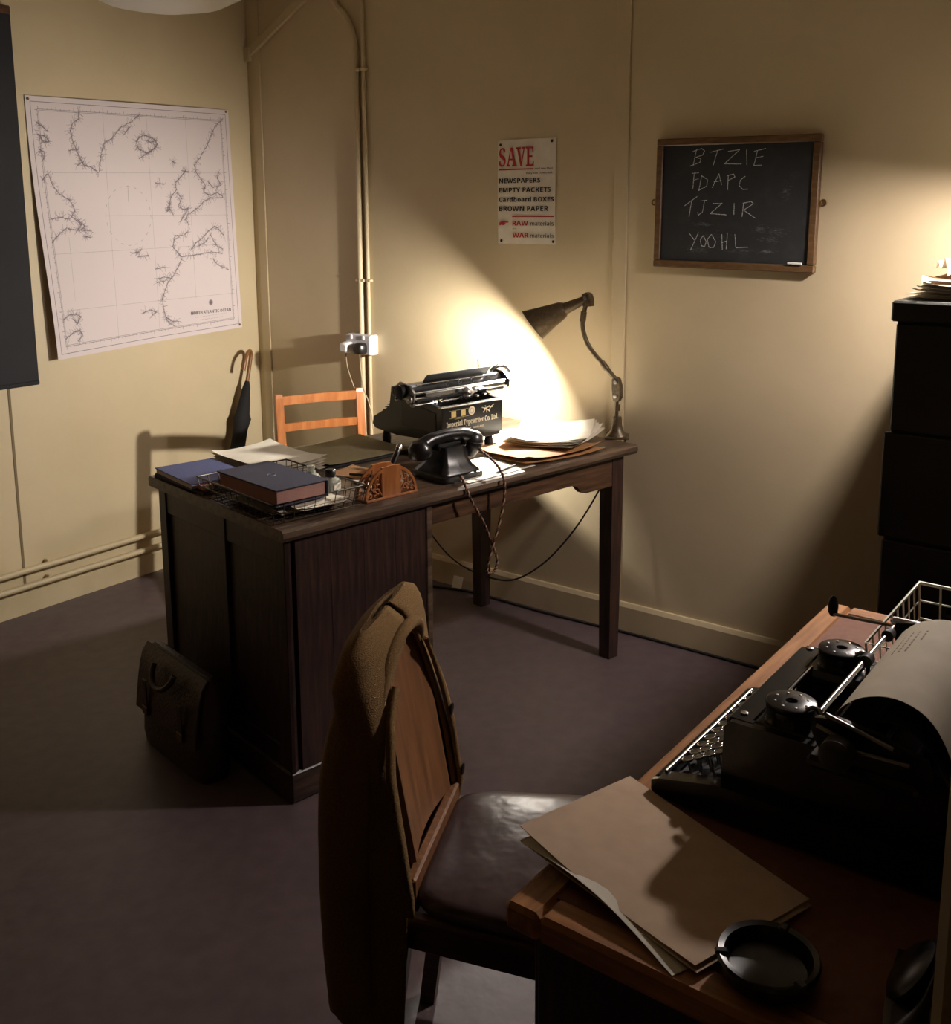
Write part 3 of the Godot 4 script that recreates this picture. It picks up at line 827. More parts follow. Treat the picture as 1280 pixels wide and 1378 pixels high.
func desk_lamp() -> void:
	var o := Vector3(2.024, TOP, 0.118)
	var t := thing("desk_lamp", "bronze jointed machine lamp with conical shade lit over the typewriter", "lamp", o)
	part(B.new().box(Vector3(0, 0.004, 0), Vector3(0.085, 0.008, 0.085), 0.003, Basis(Vector3.UP, 0.5)), "foot_plate", M.bronze, t)
	part(B.new().lathe([Vector2(0, 0.008), Vector2(0.038, 0.008), Vector2(0.036, 0.013), Vector2(0.024, 0.024), Vector2(0.018, 0.045), Vector2(0.016, 0.074), Vector2(0.012, 0.078), Vector2(0, 0.078)], 24), "base", M.bronze, t)
	part(B.new().tube([Vector3(-0.002, 0.07, 0.004), Vector3(0.002, 0.150, 0.011)], 0.0075, 12), "stem", M.bronze, t)
	part(B.new().lathe([Vector2(0, 0.098), Vector2(0.0095, 0.098), Vector2(0.0095, 0.120), Vector2(0, 0.120)], 14), "collar", M.bronze, t)
	# lower knuckle
	var kb := B.new()
	kb.xf = Transform3D(Basis(Vector3(0, 0, 1), 0.06), Vector3(0.004, 0.178, 0.012))
	kb.prism([Vector2(-0.012, -0.040), Vector2(0.006, -0.044), Vector2(0.015, -0.030), Vector2(0.017, 0.010), Vector2(0.010, 0.036), Vector2(-0.004, 0.044), Vector2(-0.014, 0.036), Vector2(-0.015, 0.0)], 0.024, true)
	var kn := part(kb, "knuckle", M.bronze, t)
	for yy in [-0.024, 0.026]:
		var sb := B.new()
		sb.xf = Transform3D(Basis(Vector3(1, 0, 0), PI / 2), Vector3(0.004, 0.178 + yy, 0.024))
		part(sb.lathe([Vector2(0.007, 0), Vector2(0.007, 0.004), Vector2(0, 0.005)], 12), "screw", M.steel, kn)
	var arm := catmull([Vector3(2.026, 0.985, 0.132), Vector3(2.013, 0.998, 0.135), Vector3(1.976, 1.038, 0.14), Vector3(1.948, 1.066, 0.145), Vector3(1.917, 1.106, 0.15), Vector3(1.902, 1.148, 0.155), Vector3(1.90, 1.183, 0.16), Vector3(1.903, 1.202, 0.162), Vector3(1.914, 1.243, 0.165), Vector3(1.923, 1.262, 0.168)], 6)
	for i in arm.size():
		arm[i] -= o
	part(B.new().tube(arm, 0.0082, 12), "arm", M.bronze, t)
	for q in [[Vector3(1.990, 1.022, 0.1385), Vector3(1.970, 1.044, 0.1412)], [Vector3(1.9005, 1.188, 0.1605), Vector3(1.907, 1.222, 0.1632)]]:
		part(B.new().tube([q[0] - o, q[1] - o], 0.0112, 12), "collar", M.bronze, t)
	# head joint and neck
	var joint := Vector3(1.924, 1.266, 0.169) - o
	var jb := B.new()
	jb.xf = Transform3D(Basis(Vector3(0, 0, 1), 0.25), joint)
	jb.prism([Vector2(-0.016, -0.022), Vector2(0.014, -0.026), Vector2(0.019, 0.0), Vector2(0.017, 0.018), Vector2(0.006, 0.026), Vector2(-0.010, 0.022), Vector2(-0.018, 0.004)], 0.026, true)
	var jn := part(jb, "head_joint", M.bronze, t)
	var jb2 := B.new()
	jb2.xf = Transform3D(Basis(Vector3(1, 0, 0), PI / 2), joint + Vector3(0.0, 0.006, 0.013))
	part(jb2.lathe([Vector2(0.0075, 0), Vector2(0.0075, 0.004), Vector2(0, 0.005)], 12), "screw", M.steel, jn)
	var small := Vector3(1.834, 1.228, 0.190)
	var mouth := Vector3(1.728, 1.170, 0.220)
	part(B.new().tube([joint + Vector3(-0.004, 0.002, 0), small - o + Vector3(0.006, 0.002, -0.001)], [0.013, 0.022], 20), "neck", M.bronze, t)
	shade(t, o, small, mouth, LAMP_AIM, 0.030, 0.061, M.bronze)
	var bu := B.new()
	bu.tube([LAMP_BULB - o - LAMP_AIM * 0.012 + Vector3(0.03, 0.013, -0.008), LAMP_BULB - o + Vector3(0.012, 0.006, -0.004), LAMP_BULB - o, LAMP_BULB - o - Vector3(0.010, 0.006, -0.003)], [0.010, 0.018, 0.020, 0.012], 14)
	part(bu, "bulb", M.bulb, t)
	lamp_light(LAMP_BULB - o, E_DESK, 0.017, Color(1.0, 0.965, 0.92), t)

func key_meshes() -> Array:
	return [B.new().lathe([Vector2(0, 0.0), Vector2(0.0078, 0.0), Vector2(0.0082, 0.002), Vector2(0.0070, 0.0032), Vector2(0, 0.0030)], 12).mesh(),
		B.new().tube(ring_pts(0.0082, 0.0028, 16), 0.0010, 5, true).mesh(),
		B.new().box(Vector3(0, -0.015, 0), Vector3(0.002, 0.03, 0.004)).mesh()]
func ring_pts(r: float, y: float, n: int) -> Array:
	var o := []
	for k in n:
		o.append(Vector3(cos(TAU * k / n) * r, y, sin(TAU * k / n) * r))
	return o
func keyboard(t: Node3D, x0: float, y0: float, dx: float, dy: float, half: float, tilt: float) -> void:
	var km := key_meshes()
	for row in 4:
		var n := 11
		for i in n:
			var k := inst(km[0], "key", M.key_top, t)
			k.position = Vector3(x0 + row * dx, y0 + row * dy, -half + (i + 0.25 * row) * (2 * half / n) + 0.004)
			k.rotation.z = tilt
			inst(km[1], "key_ring", M.chrome, k)
			inst(km[2], "key_lever", M.steel, k)
	var sp := B.new().tube([Vector3(x0 - dx, y0 - dy, -half * 0.6), Vector3(x0 - dx, y0 - dy, half * 0.6)], 0.0055, 8)
	part(sp, "space_bar", M.key_top, t)

func imperial() -> void:
	# local: keyboard towards -x, back panel +x, platen along z
	var t := thing("typewriter", "black office typewriter with gilt maker's lettering on its back, under the lamp", "typewriter", dk(-0.48, TOP, 0.487), DESK_T, "typewriters")
	var b := B.new()
	var side := [Vector2(0.180, 0.058), Vector2(0.180, 0.168), Vector2(-0.060, 0.214), Vector2(-0.085, 0.212), Vector2(-0.098, 0.140), Vector2(-0.190, 0.092), Vector2(-0.196, 0.066), Vector2(-0.180, 0.052), Vector2(-0.060, 0.045)]
	for z in [-0.130, 0.130]:
		b = B.new()
		b.xf = Transform3D(Basis.IDENTITY, Vector3(0, 0, z))
		var sp := part(b.prism(side, 0.012), "side_panel", M.enamel, t)
		b = B.new()
		b.xf = Transform3D(Basis.IDENTITY, Vector3(0, 0, z * 1.05))
		part(b.prism([Vector2(0.15, 0.085), Vector2(0.15, 0.150), Vector2(-0.03, 0.178), Vector2(-0.03, 0.085)], 0.003), "side_cover", M.cover_grey, sp)
	part(B.new().box(Vector3(0.178, 0.113, 0), Vector3(0.006, 0.112, 0.268), 0.002), "back_panel", M.enamel, t)
	part(B.new().box(Vector3(0.176, 0.171, 0), Vector3(0.020, 0.005, 0.285), 0.002), "back_ledge", M.chrome, t)
	part(B.new().box(Vector3(0.0, 0.054, 0), Vector3(0.36, 0.014, 0.255), 0.003), "base_plate", M.matblack, t)
	part(B.new().box(Vector3(-0.075, 0.178, 0), Vector3(0.03, 0.07, 0.25), 0.006), "front_cover", M.enamel, t)
	part(B.new().box(Vector3(-0.192, 0.078, 0), Vector3(0.010, 0.026, 0.262), 0.004), "front_rail", M.enamel, t)
	for x in [-0.15, 0.14]:
		for z in [-0.11, 0.11]:
			b = B.new()
			b.xf = Transform3D(Basis.IDENTITY, Vector3(x, 0, z))
			part(b.lathe([Vector2(0, 0), Vector2(0.014, 0), Vector2(0.016, 0.02), Vector2(0.010, 0.05), Vector2(0, 0.05)], 12), "foot", M.rubber, t)
	keyboard(t, -0.172, 0.112, 0.020, 0.013, 0.115, 0.25)
	# carriage
	part(B.new().box(Vector3(0.055, 0.190, -0.02), Vector3(0.10, 0.014, 0.40), 0.004), "carriage_bed", M.matblack, t)
	part(B.new().tube([Vector3(0.052, 0.218, -0.235), Vector3(0.052, 0.218, 0.185)], 0.020, 20), "platen", M.rubber, t)
	for q in [[Vector3(0.098, 0.214, 0), 0.0045, -0.255, 0.180], [Vector3(0.100, 0.196, 0), 0.0050, -0.245, 0.185], [Vector3(0.080, 0.238, 0), 0.0032, -0.20, 0.16]]:
		part(B.new().tube([q[0] + Vector3(0, 0, q[2]), q[0] + Vector3(0, 0, q[3])], q[1], 10), "rail_bar", M.chrome, t)
	part(B.new().box(Vector3(0.112, 0.207, -0.03), Vector3(0.012, 0.016, 0.36), 0.002), "scale_bar", M.chrome, t)
	b = B.new()
	b.sheet(8, 4, func(u: float, v: float) -> Vector3: return Vector3(0.068 + 0.030 * v * v, 0.225 + 0.045 * v, lerpf(0.125, -0.165, u)), 0.002)
	part(b, "paper_table", M.matblack, t)
	for z in [0.045, -0.010, -0.065]:
		var ring := []
		for k in 12:
			ring.append(Vector3(0.104, 0.232 + sin(TAU * k / 12) * 0.009, z + cos(TAU * k / 12) * 0.007))
		part(B.new().tube(ring, 0.0022, 6, true), "paper_finger", M.black, t)
	for z in [-0.238, 0.190]:
		b = B.new()
		b.xf = Transform3D(Basis.IDENTITY, Vector3(0.055, 0.214, z))
		b.prism([Vector2(-0.045, -0.02), Vector2(0.050, -0.026), Vector2(0.055, 0.004), Vector2(0.030, 0.026), Vector2(-0.020, 0.034), Vector2(-0.045, 0.016)], 0.007)
		part(b, "carriage_end", M.steel if z > 0 else M.black, t)
	for q in [[0.205, 0.023, 0.024], [-0.252, 0.020, -0.022]]:
		b = B.new()
		b.xf = Transform3D(Basis(Vector3(1, 0, 0), PI / 2), Vector3(0.052, 0.218, q[0]))
		b.lathe([Vector2(0, -0.012), Vector2(q[1] * 0.7, -0.012), Vector2(q[1], -0.008), Vector2(q[1], 0.008), Vector2(q[1] * 0.7, 0.012), Vector2(0, 0.012)], 18)
		part(b, "platen_knob", M.rubber, t)
	for q in [[0.018, 0.214, 0.017], [0.092, 0.196, 0.014], [0.030, 0.192, 0.011]]:
		b = B.new()
		b.xf = Transform3D(Basis(Vector3(1, 0, 0), PI / 2), Vector3(q[0], q[1], 0.200))
		b.lathe([Vector2(0, -0.004), Vector2(q[2], -0.004), Vector2(q[2], 0.003), Vector2(q[2] * 0.75, 0.005), Vector2(q[2] * 0.4, 0.005), Vector2(q[2] * 0.3, 0.010), Vector2(0, 0.010)], 16)
		part(b, "gear", M.steel if q[2] < 0.015 else M.black, t)
	# margin drum, tabs and return spring drum seen at the back
	b = B.new()
	b.xf = Transform3D(Basis(Vector3(0, 0, 1), -PI / 2), Vector3(0.135, 0.196, -0.018))
	b.lathe([Vector2(0, -0.010), Vector2(0.021, -0.010), Vector2(0.023, 0.004), Vector2(0.016, 0.010), Vector2(0.006, 0.016), Vector2(0, 0.016)], 24)
	part(b, "spring_drum", M.chrome, t)
	part(B.new().tube([Vector3(0.13, 0.194, -0.035), Vector3(0.13, 0.200, -0.062)], 0.006, 10), "spindle", M.chrome, t)
	part(B.new().box(Vector3(0.128, 0.199, -0.093), Vector3(0.014, 0.014, 0.05), 0.004), "tab_block", M.black, t)
	part(B.new().tube([Vector3(0.10, 0.176, 0.19), Vector3(0.13, 0.182, 0.08), Vector3(0.13, 0.184, 0.02)], 0.0035, 8), "return_rod", M.chrome, t)
	b = B.new()
	b.xf = Transform3D(Basis.IDENTITY, Vector3(0.10, 0.178, 0.192))
	b.lathe([Vector2(0, -0.009), Vector2(0.008, -0.005), Vector2(0.009, 0.0), Vector2(0.008, 0.005), Vector2(0, 0.009)], 12)
	part(b, "rod_knob", M.steel, t)
	part(B.new().tube(catmull([Vector3(0.07, 0.248, -0.185), Vector3(0.075, 0.262, -0.215), Vector3(0.07, 0.255, -0.255), Vector3(0.07, 0.232, -0.280)], 4), [0.007, 0.007, 0.007, 0.007, 0.007, 0.007, 0.007, 0.006, 0.006, 0.006, 0.005, 0.005, 0.004], 8), "return_lever", M.black, t)
	for k in 7:
		part(B.new().box(Vector3(0.122, 0.181, 0.10 - k * 0.034), Vector3(0.018, 0.008, 0.012), 0.002), "tab_stop", M.steel if k % 2 else M.black, t)
	part(B.new().tube([Vector3(0.095, 0.266, -0.105), Vector3(0.094, 0.300, -0.102)], 0.0022, 6), "paper_support", M.black, t)
	# gilt lettering on the back
	var fr := Transform3D(Basis(Vector3(0, 0, -1), Vector3(0, 1, 0), Vector3(1, 0, 0)), Vector3(0.1815, 0.0, 0.0))
	lettering("Imperial Typewriter Co. Ltd.", true, true, Rect2(-0.118, 0.098, 0.232, 0.024), M.white_ink, t, fr, "maker_lettering")
	lettering("LEICESTER    ENGLAND", false, true, Rect2(-0.06, 0.086, 0.11, 0.006), M.white_ink, t, fr, "maker_lettering")
	for q in [[-0.086, 0.020], [-0.044, 0.020]]:
		part(B.new().box(Vector3(0.1818, 0.145, -q[0]), Vector3(0.0008, 0.020, q[1]), 0.0), "gilt_square", M.gold, t)
	for q in [[0.157, 0.09], [0.132, 0.085], [0.128, 0.04]]:
		part(B.new().box(Vector3(0.1818, q[0], 0.062), Vector3(0.0006, 0.0008, q[1])), "gilt_line", M.gold, t)
	b = B.new()
	b.xf = Transform3D(Basis(Vector3(0, 0, 1), -PI / 2), Vector3(0.1815, 0.147, 0.006))
	b.lathe([Vector2(0, 0.0012), Vector2(0.014, 0.0012), Vector2(0.015, 0), Vector2(0, 0)], 24)
	var seal := part(b, "maker_seal", M.white_ink, t)
	b = B.new()
	b.xf = Transform3D(Basis(Vector3(0, 0, 1), -PI / 2), Vector3(0.1828, 0.147, 0.006))
	part(b.tube(ring_pts(0.0085, 0, 16), 0.0007, 5, true), "seal_ring", M.grey_ink, seal)
	b = B.new()
	for q in [[-0.04, 0.145, -0.075, 0.128], [-0.045, 0.128, -0.075, 0.147], [-0.05, 0.138, -0.088, 0.142], [-0.055, 0.150, -0.062, 0.125], [-0.072, 0.132, -0.095, 0.150]]:
		b.tube([Vector3(0.1818, q[1] + 0.006, q[0]), Vector3(0.182, (q[1] + q[3]) / 2 + 0.010, (q[0] + q[2]) / 2), Vector3(0.1818, q[3] + 0.006, q[2])], 0.0016, 5)
	part(b, "gilt_emblem", M.white_ink, t)

# ---------------------------------------------------------------- telephone
func telephone(label: String, at: Vector3, turn: float) -> Node3D:
	var t := thing("telephone", label, "telephone", at, turn, "black telephones")
	# pyramid body, handset along z, dial towards -x
	part(B.new().lathe([Vector2(0, 0.0), Vector2(0.080, 0.0), Vector2(0.081, 0.018), Vector2(0.074, 0.021), Vector2(0.072, 0.026), Vector2(0.058, 0.040), Vector2(0.046, 0.062), Vector2(0.038, 0.086), Vector2(0.036, 0.098), Vector2(0.0, 0.100)], 32, 0.86), "body", M.bakelite, t)
	for z in [-0.052, 0.052]:
		part(B.new().box(Vector3(0, 0.100, z), Vector3(0.058, 0.020, 0.012), 0.004), "cradle", M.bakelite, t)
	part(B.new().box(Vector3(0, 0.098, 0), Vector3(0.03, 0.016, 0.11), 0.004), "cradle_bar", M.bakelite, t)
	var db := B.new()
	db.xf = Transform3D(Basis(Vector3(0, 0, 1), 0.95), Vector3(-0.056, 0.052, 0))
	part(db.lathe([Vector2(0, 0), Vector2(0.034, 0), Vector2(0.036, 0.006), Vector2(0.030, 0.010), Vector2(0, 0.010)], 24), "dial", M.black, t)
	var hs := part(B.new().tube(catmull([Vector3(0, 0.104, -0.104), Vector3(0, 0.120, -0.070), Vector3(0, 0.126, -0.02), Vector3(0, 0.126, 0.02), Vector3(0, 0.120, 0.070), Vector3(0, 0.104, 0.104)], 4), [0.025, 0.024, 0.023, 0.022, 0.0215, 0.021, 0.0205, 0.020, 0.020, 0.020, 0.020, 0.020, 0.020, 0.020, 0.0205, 0.021, 0.0215, 0.022, 0.023, 0.024, 0.025], 14), "handset", M.bakelite, t)
	for s in [-1.0, 1.0]:
		var b := B.new()
		b.xf = Transform3D(Basis(Vector3(1, 0, 0), s * 0.16), Vector3(0, 0.104, s * 0.106)).scaled_local(Vector3.ONE * 1.16)
		if s < 0:
			b.lathe([Vector2(0, 0.020), Vector2(0.018, 0.018), Vector2(0.028, 0.008), Vector2(0.031, -0.004), Vector2(0.031, -0.010), Vector2(0.029, -0.012), Vector2(0.030, -0.018), Vector2(0.022, -0.034), Vector2(0.010, -0.052), Vector2(0, -0.054)], 24)
		else:
			b.lathe([Vector2(0, 0.020), Vector2(0.018, 0.018), Vector2(0.029, 0.006), Vector2(0.032, -0.008), Vector2(0.032, -0.020), Vector2(0.028, -0.026), Vector2(0, -0.024)], 24)
		part(b, "mouthpiece" if s < 0 else "earpiece", M.bakelite, hs)
	return t
func braid(t: Node3D, pts: Array, o: Vector3, inv: Basis) -> void:
	var path := catmull(pts, 14)
	for s in 2:
		var q := []
		for i in path.size():
			var a: Vector3 = path[maxi(i - 1, 0)]
			var c: Vector3 = path[mini(i + 1, path.size() - 1)]
			var d := (c - a).normalized()
			var u := d.cross(Vector3(1, 0.1, 0.2)).normalized()
			var w := d.cross(u)
			var ph := i * 1.15 + s * PI
			q.append(inv * (path[i] + (u * cos(ph) + w * sin(ph)) * 0.0024 - o))
		part(B.new().tube(q, 0.0026, 6), "braided_cord", M.braid_tan if s else M.braid_dark, t)

func desk_items() -> void:
	var inv := Basis(Vector3.UP, -DESK_T)
	var po := dk(-0.135, TOP, 0.745)
	var ph := telephone("black bakelite pyramid telephone on the dark desk behind the typewriter", po, DESK_T)
	braid(ph, [dk(-0.058, TOP + 0.012, 0.752), dk(-0.035, TOP + 0.020, 0.775), dk(-0.004, TOP + 0.016, 0.793), dk(0.014, TOP - 0.03, 0.785), dk(0.016, 0.66, 0.735), dk(0.014, 0.60, 0.705), dk(0.014, 0.53, 0.676), dk(0.013, 0.495, 0.682), dk(0.012, 0.487, 0.700), dk(0.013, 0.50, 0.716), dk(0.022, 0.56, 0.708), dk(0.026, 0.64, 0.678), dk(0.020, 0.72, 0.650), dk(0.014, 0.78, 0.648), dk(-0.03, 0.815, 0.640), dk(-0.10, 0.838, 0.632), dk(-0.135, 0.852, 0.636)], po, inv)
	# black rod leaning between telephone and typewriter
	var rd := thing("date_stamp", "black hand stamp with a bright tip leaning against the typewriter", "stamp", dk(-0.23, TOP, 0.89), DESK_T)
	part(B.new().tube([Vector3(0.0, 0.010, 0.015), Vector3(-0.03, 0.078, -0.055)], 0.0085, 12), "handle", M.black, rd)
	part(B.new().tube([Vector3(-0.03, 0.078, -0.055), Vector3(-0.033, 0.086, -0.063)], 0.010, 12), "tip", M.chrome, rd)
	part(B.new().box(Vector3(0.002, 0.008, 0.02), Vector3(0.03, 0.016, 0.03), 0.004), "foot", M.black, rd)
	# fretwork letter rack
	var lr := thing("letter_rack", "small orange fretwork letter rack at the front edge of the dark desk", "letter rack", dk(-0.062, TOP, 1.018), DESK_T)
	for xo in [0.0, -0.045]:
		var f := B.new()
		fretwork(f, xo)
		part(f, "fretwork_panel", M.orange, lr)
	part(B.new().box(Vector3(-0.022, 0.004, 0), Vector3(0.060, 0.008, 0.186), 0.002), "base", M.orange, lr)
	# wire tray and what lies in it
	var tr := wire_tray("wire_tray", "low bronze wire letter tray holding a thick navy book on the dark desk", dk(-0.25, TOP, 1.266), DESK_T, 0.385, 0.280, 0.058, M.wire, 13, 9, 0.0014, 2)
	var bk := thing("ledger_book", "thick navy book with pinkish page edges lying in the wire tray", "book", dk(-0.25, TOP + 0.030, 1.292), DESK_T + 0.03)
	part(B.new().box(Vector3(0, 0.0255, 0), Vector3(0.288, 0.040, 0.160), 0.002), "pages", M.pages, bk)
	part(B.new().box(Vector3(0, 0.0475, 0), Vector3(0.300, 0.004, 0.172), 0.0015), "cover", M.navy, bk)
	part(B.new().box(Vector3(0, 0.0035, 0), Vector3(0.300, 0.004, 0.172), 0.0015), "cover", M.navy, bk)
	var sp := B.new()
	sp.xf = Transform3D(Basis.IDENTITY, Vector3(0, 0.0255, -0.083))
	part(sp.box(Vector3.ZERO, Vector3(0.300, 0.044, 0.006), 0.002), "spine", M.navy, bk)
	part(B.new().tube(ring_pts(0.012, 0.0497, 16), 0.0006, 5, true), "embossed_mark", M.grey_plate, bk)
	for k in 4:
		loose("tray_paper", ["cream papers in the wire tray under the navy book", "crumpled pale sheet under the book in the wire tray", "white slip sticking out beside the book in the wire tray", "folded pale letter at the back of the wire tray"][k], dk(-0.23 + 0.03 * k, TOP + 0.006 + 0.0055 * k, 1.262 - 0.006 * k), DESK_T + [0.06, -0.08, 0.16, -0.12][k], 0.26 - 0.03 * k, 0.21 - 0.02 * k, M.paper2 if k % 2 else M.paper, 0.004)
	# ink bottles
	for q in [[-0.17, 1.150, 1.0, true, "squat glass ink bottle with a black cap in the wire tray"], [-0.262, 1.155, 0.92, false, "uncapped glass ink bottle beside the capped one in the tray"]]:
		var ib := thing("ink_bottle", q[4], "bottle", dk(q[0], TOP + 0.020, q[1]), DESK_T + 0.3, "ink bottles in the tray")
		var s: float = q[2]
		part(B.new().lathe([Vector2(0, 0.0), Vector2(0.022 * s, 0.0), Vector2(0.024 * s, 0.004), Vector2(0.024 * s, 0.030 * s), Vector2(0.020 * s, 0.038 * s), Vector2(0.012 * s, 0.042 * s), Vector2(0.012 * s, 0.050 * s), Vector2(0, 0.050 * s)], 24, 0.5), "glass", M.glass_ink, ib)
		part(B.new().lathe([Vector2(0, 0.002), Vector2(0.020 * s, 0.002), Vector2(0.020 * s, 0.010), Vector2(0, 0.010)], 20, 0.5), "ink", M.matblack, ib)
		part(B.new().box(Vector3(0.0245 * s, 0.018, 0), Vector3(0.001, 0.018, 0.030), 0.0), "paper_label", M.paper, ib)
		if q[3]:
			part(B.new().lathe([Vector2(0, 0.046), Vector2(0.016, 0.046), Vector2(0.016, 0.062), Vector2(0.013, 0.066), Vector2(0, 0.066)], 20), "cap", M.black, ib)
		else:
			part(B.new().lathe([Vector2(0, 0.040), Vector2(0.010, 0.042), Vector2(0.012, 0.060), Vector2(0, 0.062)], 16), "stopper", M.glass_ink, ib)
	# blue pad and matchbox at the near corner
	var fo := thing("blue_notebook", "blue covered notebook with pale pages on the near corner of the desk", "notebook", dk(-0.615, TOP + 0.010, 1.315), DESK_T - 0.04)
	part(B.new().box(Vector3(0, 0.008, 0), Vector3(0.250, 0.014, 0.185), 0.001), "pages", M.pages_white, fo)
	part(B.new().box(Vector3(0, 0.0165, 0), Vector3(0.258, 0.003, 0.192), 0.001), "cover", M.blue, fo)
	part(B.new().box(Vector3(0, 0.0, 0), Vector3(0.258, 0.003, 0.192), 0.001), "cover", M.blue, fo)
	var un := thing("dark_folder", "dark card folder lying beneath the blue notebook", "folder", dk(-0.60, TOP, 1.29), DESK_T + 0.02)
	part(B.new().box(Vector3(0, 0.004, 0), Vector3(0.30, 0.008, 0.23), 0.001), "folder", M.matblack, un)
	var mb := thing("matchbox", "small pink matchbox beside the wire tray and blue notebook", "matchbox", dk(-0.487, TOP + 0.008, 1.375), DESK_T + 0.1)
	part(B.new().box(Vector3(0, 0.008, 0), Vector3(0.055, 0.015, 0.036), 0.001), "sleeve", M.pink, mb)
	part(B.new().box(Vector3(0.0, 0.008, 0), Vector3(0.059, 0.012, 0.033), 0.001), "tray", M.paper, mb)
	# papers at the far side of the desk
	var pile := thing("paper_pile", "thick pile of cream papers with a curled corner beside the blotter", "papers", dk(-0.62, TOP, 1.080), DESK_T)
	for k in 5:
		part(leaf(0.33 - 0.008 * (k % 3), 0.225, 0.002 + k * 0.008, 0.005 + 0.001 * k, 0.02 * (k - 2), 0.006), "sheet", M.paper2 if k % 2 else M.paper, pile)
	var bt := thing("blotter", "large grey-green blotter pad lying in front of the typewriter", "blotter", dk(-0.60, TOP, 0.795), DESK_T + 0.01)
	part(B.new().box(Vector3(0, 0.004, 0), Vector3(0.31, 0.008, 0.35), 0.002), "pad", M.matblack, bt)
	part(leaf(0.30, 0.34, 0.0095, 0.004, 0.0, 0.003), "blotting_sheet", M.blotter, bt)
	loose("note_paper", "peach coloured note paper beside the ink bottles", dk(-0.335, TOP + 0.001, 0.925), DESK_T + 0.25, 0.17, 0.12, M.peach, 0.004)
	loose("note_paper", "white note paper under the letter rack's far side", dk(-0.20, TOP + 0.002, 0.965), DESK_T - 0.2, 0.13, 0.10, M.paper, 0.003)
	var sc := thing("pen", "dark pen lying on the peach note paper", "pen", dk(-0.275, TOP + 0.012, 0.955), DESK_T + 0.5)
	part(B.new().tube([Vector3(-0.05, 0.0, 0), Vector3(-0.01, 0, 0), Vector3(0.04, 0, 0), Vector3(0.055, -0.002, 0)], [0.0035, 0.005, 0.005, 0.0015], 8), "barrel", M.black, sc)
	# bright papers to the right of the typewriter
	loose("white_sheet", "bright white sheet on the desk edge behind the telephone", dk(-0.125, TOP + 0.0006, 0.615), DESK_T + 0.05, 0.20, 0.30, M.paper, 0.001)
	var bf := thing("brown_folder", "crumpled brown paper folder under the stack of white papers", "folder", dk(-0.155, TOP + 0.003, 0.32), DESK_T - 0.05)
	part(leaf(0.27, 0.36, 0.002, 0.014, 0.0, 0.010), "lower_leaf", M.brownpaper, bf)
	part(leaf(0.26, 0.35, 0.012, 0.020, 0.03, 0.012), "upper_leaf", M.brownpaper, bf)
	var st := thing("paper_stack", "stack of curling white papers glaring under the desk lamp", "papers", dk(-0.205, TOP + 0.025, 0.195), DESK_T + 0.52)
	for k in 6:
		part(leaf(0.26, 0.35 - 0.012 * (k % 2), 0.002 + k * 0.0035, 0.012 + 0.004 * k, 0.05 * (k - 2) - 0.03, 0.010), "sheet", M.paper if k % 2 else M.paper2, st)
	loose("white_sheet", "bright white sheet lying between the typewriter and the stack of papers", dk(-0.34, TOP + 0.001, 0.225), DESK_T - 0.06, 0.30, 0.22, M.paper, 0.002)
	var pn := thing("pencil", "thin dark pencil lying on the white sheet near the telephone", "pencil", dk(-0.055, TOP + 0.006, 0.57), DESK_T + 0.26)
	part(B.new().tube([Vector3(0, 0, -0.062), Vector3(0, 0, 0.052), Vector3(0, 0, 0.062)], [0.0030, 0.0030, 0.0006], 6), "shaft", M.cable_black, pn)

func leaf(w: float, l: float, y: float, curl: float, turn: float, wav: float) -> B:
	# a sheet of paper, corners lifting
	var b := B.new()
	b.xf = Transform3D(Basis(Vector3.UP, turn), Vector3.ZERO)
	var k := rng.randf() * 6.0
	b.sheet(12, 12, func(u: float, v: float) -> Vector3: return Vector3((u - 0.5) * w, y + curl * pow(absf(2 * u - 1), 3.0) * pow(absf(2 * v - 1), 3.0) * (0.4 + 0.6 * sin(k + u * 3.0) * sin(k + u * 3.0)) + wav * 0.35 * (1.0 + sin(u * 5.0 + k) * sin(v * 4.0 + k)), (v - 0.5) * l), 0.0008)
	return b
func loose(called: String, label: String, at: Vector3, turn: float, w: float, l: float, m: Material, wav := 0.003) -> Node3D:
	var o := part(leaf(w, l, 0.0005, wav, 0.0, wav), called, m, self)
	o.position = at
	o.rotation.y = turn
	metas(o, label, "paper")
	return o
